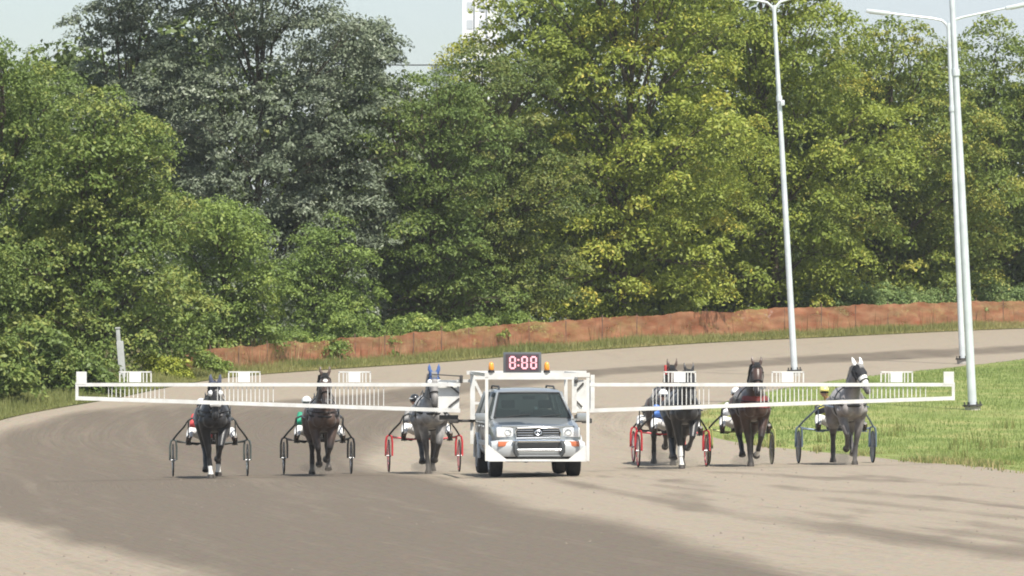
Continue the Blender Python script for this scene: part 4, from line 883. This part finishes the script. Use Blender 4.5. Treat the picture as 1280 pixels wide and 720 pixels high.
def horse(label, x, D, yaw, coatk, pose, tack, sc=1.0, hair='dark'):
    me, low, A = horse_mesh(pose); hp = A['hp']
    o = link('horse', me, COAT[coatk]); tag(o, label, 'horse')
    o.location = (x, D, G(x, D) - low * sc + .005); o.rotation_euler = (0, 0, yaw); o.scale = (sc,) * 3
    for pts in A['feet']:
        e = pts[-1]; q = (pts[-1] - pts[-2]).normalized(); MB().tube([e - q * .028, e + q * .048], [.062, .075], 12, side=(1, 0, 0)).build('hoof', M_hoof, o)
    for sx in (-1, 1): MB().ball(hp(.165, .058, sx * .100), .024, 8, 6).build('eye', M_eye, o)
    # mane and forelock: locks of hair down the crest, tail as a streaming bundle
    r = random.Random(int(abs(x) * 100)); mn = MB(); upn = A['nd'].cross(Vv(1, 0, 0)).normalized(); upn = upn if upn.z > 0 else -upn
    for i in range(26):
        t_ = i / 25; p = A['N'][4].lerp(A['N'][1], t_) + upn * (.11 + .15 * t_); e = p + Vv(-.10 - .06 * r.random(), .05 + .05 * r.random(), -.14 - .08 * r.random())
        mn.tube([p, (p + e) / 2 + Vv(-.04, .02, .05), e], [.026, .022, .006], 5)
    mn.build('mane', M_hair[hair], o); mn = MB()
    for i in range(5): mn.tube([hp(-.03, .09, (i - 2) * .018), hp(.06, .145, (i - 2) * .02), hp(.13, .135, (i - 2) * .022)], [.018, .015, .004], 5)
    mn.build('forelock', M_hair[hair], o)
    tl = MB()
    for i in range(14): b = Vv(r.uniform(-.03, .03), 1.06, 1.27); dx = r.uniform(-.10, .10); tl.tube([b, b + Vv(dx * .4, .14, .02), b + Vv(dx, .30, -.22), b + Vv(dx * 1.5, .34 + r.uniform(-.05, .1), -.62)], [.022, .03, .028, .006], 5)
    tl.build('tail', M_hair[hair], o)
    # bridle
    br = MB()
    def band(t_, k=1.0, w=.012, vo=0):
        rr = float(np.interp(t_, [-.05, .03, .14, .26, .38, .48, .56], [.06, .088, .108, .098, .073, .062, .066])); rv = float(np.interp(t_, [-.05, .03, .14, .26, .38, .48, .56], [.07, .112, .132, .120, .092, .075, .072]))
        br.tube([hp(t_ + vo * math.sin(2 * math.pi * i / 16), rv * 1.08 * math.sin(2 * math.pi * i / 16), rr * 1.10 * math.cos(2 * math.pi * i / 16)) for i in range(16)], w, 5, closed=True)
    band(.36, w=.013); band(.04, vo=.03); 
    for sx in (-1, 1): br.tube([hp(.04, .0, sx * .102), hp(.2, -.01, sx * .116), hp(.36, -.01, sx * .084), hp(.47, -.03, sx * .072)], .010, 5)
    br.build('bridle', tack.get('bridle', M_leather), o)
    if tack.get('hood'):
        sel = lambda c: (lambda q: -.22 < q.dot(A['f']) < tack.get('hood_to', .25) and abs(q.dot(A['s'])) < .17 and q.dot(A['u']) > -.13 and (q.dot(A['f']) > -.03 or q.dot(A['u']) > .02))(c - A['poll'])
        grow('ear_hood', me, sel, .008, tack['hood'], o, 0)
    if tack.get('ears'):
        sel = lambda c: (lambda q: q.dot(A['f']) < -.02 and q.dot(A['u']) > .055 and abs(q.dot(A['s'])) < .16 and q.dot(A['f']) > -.25)(c - A['poll'])
        grow('ear_cover', me, sel, .015, tack['ears'], o, 0)
    if tack.get('cups'):
        for sx in (-1, 1): MB().ball(hp(.17, .075, sx * .085), (.058, .058, .062), 10, 8).build('eye_cup', M_strapw, o)
    if tack.get('noseroll'):
        MB().tube([hp(.40, .10, -.085), hp(.40, .125, -.03), hp(.40, .125, .03), hp(.40, .10, .085)], .040, 8).build('nose_roll', tack['noseroll'], o)
    for sx in (-1, 1): MB().ring(tuple(hp(.475, -.03, sx * .078)), .030, .006, 'X', 12, 5).build('bit_ring', M_bit, o)
    if tack.get('bluff'):                                                 # rosette by the ear
        MB().box(hp(.02, .02, -.125), (.05, .10, .20), None, .015).build('ear_tassel', tack['bluff'], o)
    # harness: breast strap, girth, pad, overcheck, hobble hangers
    hn = MB()
    for z, w in ((1.16, .022), (1.25, .012)):
        pts = [Vv(sx_ * a, y, z + (y + .8) * .12) for sx_, a, y in ((-1, .335, -.05), (-1, .325, -.35), (-1, .305, -.58), (-1, .25, -.74), (-1, .12, -.835), (1, 0, -.845), (1, .12, -.835), (1, .25, -.74), (1, .305, -.58), (1, .325, -.35), (1, .335, -.05))]
        hn.tube(pts, [(.010, w)] * len(pts), 6)
    hn.tube([Vv(.322 * math.cos(a), -.12, 1.18 + .375 * math.sin(a)) for a in [2 * math.pi * i / 24 for i in range(24)]], [(.014, .03)] * 24, 6, closed=True)
    hn.box((0, -.12, 1.555), (.30, .12, .05), None, .02)
    hn.tube([hp(-.02, .10, 0), A['N'][3] + upn * .20, A['N'][2] + upn * .30, Vv(0, -.12, 1.60)], .008, 5)
    hn.build('harness', tack.get('harness', M_leather), o)
    if tack.get('plate'):
        sel = lambda c: c.y < -.56 and 1.12 < c.z < 1.36 and abs(c.x) < .30 and c.y > -1.0
        grow('breastplate', me, sel, .012, tack['plate'], o, 0)
    if tack.get('number'):
        MB().box((-.335, -.05, 1.30), (.02, .30, .30), (0, .12, 0), .01).build('number_cloth', tack['number'], o)
    for i, pts in enumerate(A['feet']):
        if i in tack.get('boots', ()):
            MB().tube([pts[4].lerp(pts[6], .25), pts[4].lerp(pts[6], .95)], [.052, .058], 10, side=(1, 0, 0)).build('leg_boot', tack['bootm'], o)
    A['obj'] = o; A['low'] = low; A['sc'] = sc; A['bit'] = [hp(.475, -.03, sx * .085) for sx in (-1, 1)]
    return A

# ================================================================ SULKIES AND DRIVERS
def spoke_wheel(parent, x, y, r, rimm, m_tyre, disc=None):
    w = MB().ring((x, y, r), r - .016, .016, 'X', 36, 6).build('wheel', m_tyre, parent)
    MB().ring((x, y, r), r - .044, .017, 'X', 36, 6).build('rim', rimm, w)
    h = MB(); h.tube([(x - .05, y, r), (x + .05, y, r)], .022, 8)
    for k in range(20):
        a = 2 * math.pi * k / 20; h.tube([(x + (.03 if k % 2 else -.03), y + .018 * math.cos(a), r + .018 * math.sin(a)), (x, y + (r - .04) * math.cos(a), r + (r - .04) * math.sin(a))], .003, 4)
    h.build('spokes', M_bit, w)
    if disc: MB().disc((x, y, r), r - .045, .008, 'X', 28).build('wheel_disc', disc, w)
def sulky(label, x, D, yaw, W, tube, accent, r=.355, disc=None, z=None, y0=1.95, arch_h=.95, cross=None, bands=None):
    t = thing('sulky', label, 'sulky', (x, D, G(x, D) if z is None else z), yaw, None)
    h = W / 2
    # y0: axle behind the horse's middle
    for sx in (-1, 1):
        spoke_wheel(t, sx * h, y0, r, accent, M_rubber, disc)
        f = MB(); f.tube([(sx * (h + .065), y0, r), (sx * (h + .065), y0 - .01, r + .30), (sx * (h + .045), y0 - .02, r + .41), (sx * h, y0 - .03, r + .445), (sx * (h - .06), y0 - .03, r + .42), (sx * (h - .075), y0 - .01, r + .28), (sx * (h - .075), y0, r)], .023, 8); f.build('wheel_fork', accent, t)
        s_ = MB(); s_.tube([(sx * h, y0 - .03, r + .445), (sx * (h - .09), y0 - .20, r + .57), (sx * (h - .22), y0 - .45, arch_h + .13), (sx * .50, y0 - .80, arch_h + .27), (sx * .415, y0 - 1.25, arch_h + .33), (sx * .385, -.15, arch_h + .30), (sx * .375, -.42, arch_h + .30)], [.021, .021, .021, .020, .019, .018, .014], 8); s_.build('shaft', tube, t)
        ft_ = MB(); ft_.tube([(sx * .50, y0 - .85, arch_h + .28), (sx * .50, y0 - .85, arch_h - .22), (sx * .47, y0 - .85, arch_h - .26)], .014, 6); ft_.box((sx * .49, y0 - .87, arch_h - .24), (.13, .06, .03), None, .008); ft_.build('footrest', tube, t)
        st = MB(); st.tube([(sx * (h - .06), y0 - .03, r + .42), (sx * .28, y0 - .02, r + .33), (sx * .14, y0 - .05, r + .40)], .015, 6); st.build('stay', tube, t)
        if bands:
            for zz in (.12, .42): MB().tube([(sx * (h + .065), y0, r + zz * .6 - .02), (sx * (h + .065), y0, r + zz * .6 + .05)], .024, 8).build('white_band', bands, t)
    a = MB(); a.tube([(-h + .07, y0 - .02, r + .40), (-.3, y0 - .03, r + .36), (.3, y0 - .03, r + .36), (h - .07, y0 - .02, r + .40)], .020, 8); a.build('cross_bar', cross or tube, t)
    b = MB(); b.box((0, y0 - .02, r + .415), (.38, .34, .07), None, .03); b.box((0, y0 + .15, r + .50), (.36, .05, .20), (R(-14), 0, 0), .02); b.build('seat', M_blackc, t)
    return t

M_skin = mat('skin', (.46, .26, .18), .55); M_boot = mat('boot_leather', (.03, .027, .025), .45); M_gog = mat('goggle_lens', (.02, .02, .025), .12)
M_trw = mat('white_breeches', (.74, .73, .71), .75, noise=.06); M_strapb = mat('chin_strap', (.02, .02, .02), .6)
def driver(label, x, D, yaw, z, y0, r, jacket, helmet, trousers=None, lean=0.0, arch_h=.95, sleeve=None, peak=None, helmet2=None, handup=0):
    """seated, leaning back, legs stretched out to the footrests, hands forward on the reins"""
    t = bpy.data.objects
    P = lambda a, b, c: Vv(a, b, c)
    sz = r + .53; pel = P(0, y0, sz); ch = P(lean * .5, y0 + .10, sz + .30); nk = P(lean, y0 + .10, sz + .50); hd = P(lean * 1.25, y0 + .02, sz + .655)
    K_, An, To, Sh, El, Ha = {}, {}, {}, {}, {}, {}
    for sx in (-1, 1):
        K_[sx] = P(sx * .44, y0 - .42, sz + .10); An[sx] = P(sx * .50, y0 - .80, arch_h - .16); To[sx] = P(sx * .50, y0 - .99, arch_h - .07)
        Sh[sx] = P(lean * .85 + sx * .19, y0 + .09, sz + .43); El[sx] = P(lean * .6 + sx * .30, y0 - .08, sz + .22); Ha[sx] = P(lean * .5 + sx * .13, y0 - .34, sz + .30 + handup)
    def torso(mb, g):
        mb.tube([pel + P(0, .02, -.07), pel + P(0, .02, .05), pel.lerp(ch, .55), ch, Sh[1].lerp(Sh[-1], .5), nk], [(.15 + g, .11 + g), (.175 + g, .13 + g), (.16 + g, .115 + g), (.185 + g, .13 + g), (.165 + g, .10 + g), (.06 + g, .06 + g)], 14, side=(1, 0, 0))
    def arms(mb, g, hand=True):
        for sx in (-1, 1):
            mb.tube([Sh[sx], Sh[sx].lerp(El[sx], .5), El[sx], El[sx].lerp(Ha[sx], .5), Ha[sx]], [.066 + g, .056 + g, .047 + g, .043 + g, .032 + g], 10)
    def legs(mb, g, end=1.0):
        for sx in (-1, 1):
            hip = pel + P(sx * .10, 0, -.01); an = K_[sx].lerp(An[sx], end)
            mb.tube([hip, hip.lerp(K_[sx], .5), K_[sx], K_[sx].lerp(an, .45), an], [.108 + g, .098 + g, .078 + g, .068 + g, .046 + g], 10)
    mb = MB(); torso(mb, 0); arms(mb, 0); legs(mb, 0)
    mb.tube([nk - P(0, 0, .06), nk + P(0, -.01, .06), hd - P(0, 0, .06)], [.06, .055, .06], 10)
    mb.ball(hd, (.078, .098, .118), 14, 10); mb.ball(hd + P(0, -.045, -.075), (.05, .05, .045)); mb.ball(hd + P(0, -.102, -.015), (.016, .022, .028), 8, 6)
    for sx in (-1, 1): mb.ball(hd + P(sx * .08, .01, -.01), (.014, .025, .034), 8, 6); mb.tube([An[sx], An[sx] + P(0, -.03, -.05), To[sx]], [.045, .045, .035], 8)
    me = remesh(mb, .026, 2)
    o = link('person', me, M_skin); o.location = (x, D, z); o.rotation_euler = (0, 0, yaw); tag(o, label, 'person')
    jk = MB(); torso(jk, .026); arms(jk, .020); jo = link('jacket', remesh(jk, .022, 4), jacket, o)
    if sleeve:
        for sx in (-1, 1): MB().tube([Sh[sx].lerp(El[sx], .45), El[sx], Ha[sx].lerp(El[sx], .1)], [.078, .067, .061], 10).build('sleeve_panel', sleeve, jo)
    tr_ = MB(); legs(tr_, .014, .8); tr_.tube([pel + P(0, .02, -.08), pel + P(0, .02, .06)], [(.17, .135), (.175, .14)], 12, side=(1, 0, 0)); link('trousers', remesh(tr_, .022, 4), trousers or M_trw, o)
    for sx in (-1, 1):
        b = MB(); b.tube([K_[sx].lerp(An[sx], .62), K_[sx].lerp(An[sx], .85), An[sx], An[sx] + P(0, -.04, -.045), To[sx].lerp(An[sx], .3), To[sx]], [.062, .058, .056, .052, .048, .034], 10); b.build('boot', M_boot, o)
        # gloved fist closed round the rein: palm, four curled fingers, thumb
        h = MB(); c = Ha[sx]; h.ball(c + P(0, -.035, 0), (.034, .045, .042), 8, 6)
        for k in range(4):
            q = c + P(-sx * .006, -.062 + .004 * k, .033 - .021 * k); L_ = (.95, 1.05, 1.0, .8)[k]
            h.tube([q, q + P(-sx * .012, -.030 * L_, 0), q + P(-sx * .036 * L_, -.030, 0), q + P(-sx * .038 * L_, -.006, 0)], [.0105, .0100, .0095, .008], 6)
        h.tube([c + P(-sx * .015, -.02, .036), c + P(-sx * .036, -.042, .046), c + P(-sx * .040, -.068, .036)], [.012, .011, .009], 6); h.build('glove', M_blackc, o)
    he = MB(); rg_ = []
    for i in range(9):
        ph = (math.pi / 2 + .28) * (1 - i / 8) + .02; rr = math.sin(ph); rg_.append([hd + P(.108 * rr * math.cos(2 * math.pi * j / 18), .008 + .130 * rr * math.sin(2 * math.pi * j / 18), .030 + .118 * math.cos(ph) - (.035 if math.sin(2 * math.pi * j / 18) > .2 and i < 2 else 0)) for j in range(18)])
    he.loft(rg_); ho = he.build('helmet', helmet, o)
    pk = MB(); pk.loft([[hd + P(.095 * math.sin(a), -.10 - .05 * math.cos(a) * k, .030 + .012 * k) for a in np.linspace(-1.3, 1.3, 9)] for k in (0, 1)], cap=False, close=False); pk.v += [(a, b, c - .008) for a, b, c in pk.v]; pk.f += [tuple(i + 18 for i in f) for f in pk.f]; pk.mi += pk.mi
    pk.build('helmet_peak', peak or helmet, ho)
    if helmet2: MB().ring(tuple(hd + P(0, .008, .045)), .112, .014, 'Z', 20, 6).build('helmet_band', helmet2, ho)
    g = MB(); g.tube([hd + P(.085 * math.sin(a), -.025 - .085 * math.cos(a), .005) for a in np.linspace(-1.25, 1.25, 9)], [(.012, .026)] * 9, 8); g.build('goggles', M_gog, o)
    c = MB(); c.tube([hd + P(sx_ * .088, .0, .02) if abs(k) == 1 else hd + P(0, -.06, -.125) for k, sx_ in ((-1, -1), (0, 0), (1, 1))], .006, 5); c.build('chin_strap', M_strapb, o)
    return [Ha[sx] + P(0, -.05, 0) for sx in (-1, 1)], o

def team(px_horse, D, yaw, hlabel, slabel, dlabel, coatk, pose, tack, W, tube, accent, jacket, helmet, sc=1.0, hair='dark', sk={}, dr={}, arch_h=.95):
    x = px_horse
    A = horse(hlabel, x, D, yaw, coatk, pose, tack, sc, hair)
    base = Vector((x, D, G(x, D)))
    y0 = 1.86; ax = Matrix.Rotation(yaw, 4, 'Z') @ Vv(0, y0, 0); z = G(x + ax.x, D + ax.y)
    r = sk.get('r', .355)
    sulky(slabel, x, D, yaw, W, tube, accent, z=z, y0=y0, arch_h=arch_h, **sk)
    hands, p = driver(dlabel, x, D, yaw, z, y0 - .03, r, jacket, helmet, arch_h=arch_h, **dr)
    ho = A['obj']; inv = Matrix.Translation((0, 0, z)) ; rn = MB()
    for k, sx in enumerate((-1, 1)):
        h = hands[k] + Vector((0, 0, z)); h = (h - Vector((0, 0, ho.location.z))) / sc; b = A['bit'][k]
        rn.tube([b, Vv(sx * .20, -.75, 1.52), Vv(sx * .17, -.12, 1.62), Vv(sx * .12, .9, 1.55), h], .009, 5)
    rn.build('reins', M_leather, ho); return A

W_ = lambda px, D: (px - 640) * D / 7440
M_tube_dark = mat('dark_tube', (.035, .04, .038), .4, .3); M_tube_grn = mat('grey_green_tube', (.13, .15, .14), .4, .4); M_tube_red = mat('red_tube', (.55, .035, .045), .35, coat=.4); M_tube_yel = mat('yellow_green_tube', (.42, .44, .16), .4); M_tube_blue = mat('blue_grey_tube', (.17, .22, .29), .38, .4); M_tube_black = mat('black_tube', (.015, .015, .016), .4)
J = {k: mat(k + '_jacket', c, .7, noise=.08) for k, c in dict(red=(.55, .06, .06), green=(.02, .26, .15), grey=(.24, .23, .22), blue=(.08, .18, .48), white=(.62, .62, .62), yellow=(.66, .62, .08), black=(.03, .03, .035)).items()}
Hm = {k: mat(k + '_helmet', c, .3, coat=.4) for k, c in dict(white=(.78, .78, .76), red=(.6, .05, .05), black=(.02, .02, .02), yellow=(.78, .70, .24)).items()}
Y = R(5.0)
team(W_(267, 126.2), 126.2, Y, 'black horse with lowered head, slate ear cover and white eye cups', 'grey-green tubed sulky drawn by the black horse with lowered head', 'driver in red jacket, white breeches and red-banded white helmet', 'black',
     dict(neck=36, head=70, turn=-2, fl=(-4, 0, 8), fr=(34, 84, 50), hl=(24, 30, 20), hr=(-18, 4, 12), socks=(0, 3)), dict(ears=M_navy, cups=True, noseroll=M_strapw), 1.60, M_tube_dark, M_tube_grn, J['red'], Hm['white'], 1.06,
     dr=dict(lean=-.16, helmet2=Hm['red']), sk=dict(arch_h=1.0) if False else {})
team(W_(403, 126.2), 126.2, Y, 'dark brown horse with pricked ears and a white star on its forehead', 'plain black sulky drawn by the dark brown horse with the white star', 'driver in green jacket and white helmet, half hidden by his brown horse', 'brown',
     dict(neck=54, head=60, fl=(10, 58, 40), fr=(18, 74, 44), hl=(-18, 10, 16), hr=(22, 34, 20), blaze='star', socks=()), dict(bridle=M_leather), 1.45, M_tube_black, M_tube_black, J['green'], Hm['white'], 1.04, dr=dict(lean=-.19))
team(W_(538, 126.3), 126.3, Y, 'dapple grey horse in a blue ear hood with white eye cups', 'red sulky drawn by the dapple grey horse in the blue hood', 'driver in grey jacket with a black and white helmet', 'grey',
     dict(neck=51, head=66, fl=(-8, 2, 6), fr=(24, 70, 44), hl=(26, 44, 24), hr=(-20, 4, 10)), dict(hood=M_bluec, hood_to=.13, cups=True), 1.52, M_tube_dark, M_tube_red, J['grey'], Hm['black'], 1.04, 'grey', sk=dict(cross=M_tube_red), dr=dict(lean=-.16, helmet2=Hm['white']))
team(W_(853, 126.3), 126.3, Y, 'black horse with a white sock, front one of the close pair', 'red sulky with white bands behind the close pair of black horses', 'driver in blue jacket with a white helmet and dark goggles', 'black',
     dict(neck=48, head=60, turn=6, fl=(-4, 0, 6), fr=(38, 92, 50), hl=(26, 38, 20), hr=(-18, 6, 12), socks=(0,)), dict(bridle=M_leather, bootm=M_strapw, boots=(0,)), 1.48, M_tube_dark, M_tube_red, J['blue'], Hm['white'], 1.02, sk=dict(cross=M_tube_red, bands=M_strapw), dr=dict(lean=-.16))
team(W_(834, 130.2), 130.2, Y, 'dark brown horse with a red tassel, rear one of the close pair', 'plain red sulky hidden behind the rear horse of the close pair', 'driver in black jacket hidden behind the close pair of horses', 'brown',
     dict(neck=51, head=60, turn=-4, fl=(34, 86, 50), fr=(-8, 2, 6), hl=(-18, 8, 10), hr=(24, 34, 22)), dict(bluff=M_red), 1.08, M_tube_dark, M_tube_red, J['black'], Hm['black'], 1.05)
team(W_(939, 127.4), 127.4, Y, 'tall dark bay horse wearing a red breastplate', 'slim sulky with yellow-green fork tops behind the dark bay horse', 'driver in white and grey behind the dark bay horse', 'bay',
     dict(neck=53, head=54, turn=-3, fl=(-4, 0, 6), fr=(22, 60, 44), hl=(24, 44, 22), hr=(-16, 6, 12), socks=(1,)), dict(plate=mat('dark_red_cloth', (.20, .045, .04), .8), bridle=M_leather), 1.38, M_tube_dark, M_tube_yel, J['white'], Hm['white'], 1.05, sk=dict(disc=M_tube_black, cross=M_tube_yel), dr=dict(lean=-.08))
team(W_(1060, 127.0), 127.0, Y, 'pale grey horse in a black hood with white ears', 'blue-grey sulky drawn by the pale grey horse in the black hood', 'driver in yellow and black jacket with a pale yellow helmet', 'pale',
     dict(neck=52, head=46, turn=24, fl=(30, 76, 50), fr=(-4, 2, 6), hl=(-18, 8, 10), hr=(26, 40, 24), blaze='snout'), dict(hood=M_blackc, hood_to=.30, ears=M_strapw), 1.62, M_tube_blue, M_tube_blue, J['yellow'], Hm['yellow'], 1.02, 'grey', sk=dict(disc=M_tube_blue), dr=dict(lean=-.2, sleeve=J['black']))
# ================================================================ AIR
hz = MB(); hz.box((0, 870, 38.5), (3700, 1960, 81))
M_haze = bpy.data.materials.new('haze'); M_haze.use_nodes = True; _t = M_haze.node_tree; _t.nodes.remove(_t.nodes['Principled BSDF'])
pv = _t.nodes.new('ShaderNodeVolumePrincipled'); pv.inputs['Color'].default_value = (.90, .93, .95, 1); pv.inputs['Density'].default_value = .00019; pv.inputs['Anisotropy'].default_value = .2
_t.links.new(pv.outputs[0], _t.nodes['Material Output'].inputs['Volume'])
tag(hz.build('haze', M_haze, None, False), 'thin pale summer haze', 'haze', kind='stuff')
# dust kicked up round the hooves
M_dust = bpy.data.materials.new('dust'); M_dust.use_nodes = True; _t = M_dust.node_tree; _t.nodes.remove(_t.nodes['Principled BSDF'])
pv = _t.nodes.new('ShaderNodeVolumePrincipled'); pv.inputs['Color'].default_value = (.62, .55, .46, 1); pv.inputs['Density'].default_value = .55
_t.links.new(pv.outputs[0], _t.nodes['Material Output'].inputs['Volume'])
dr_ = random.Random(5)
for px, D, n in ((403, 125.9, 4), (540, 125.9, 5), (850, 125.9, 5), (838, 130.4, 3), (940, 127.1, 5), (1058, 126.7, 5)):
    m = MB(); x0 = W_(px, D)
    for k in range(n):
        x = x0 + dr_.uniform(-.32, .32); d = D + dr_.uniform(-.5, .9); m.ball((x, d, G(x, d) + .08 + .1 * dr_.random()), (.13 + .14 * dr_.random(), .2 + .15 * dr_.random(), .09 + .10 * dr_.random()), 12, 8)
    link('dust', remesh(m, .05, 6), M_dust); tag(bpy.context.scene.objects[-1] if False else COL.objects[-1], 'low puff of dust round the hooves of a trotting horse', 'dust', kind='stuff')
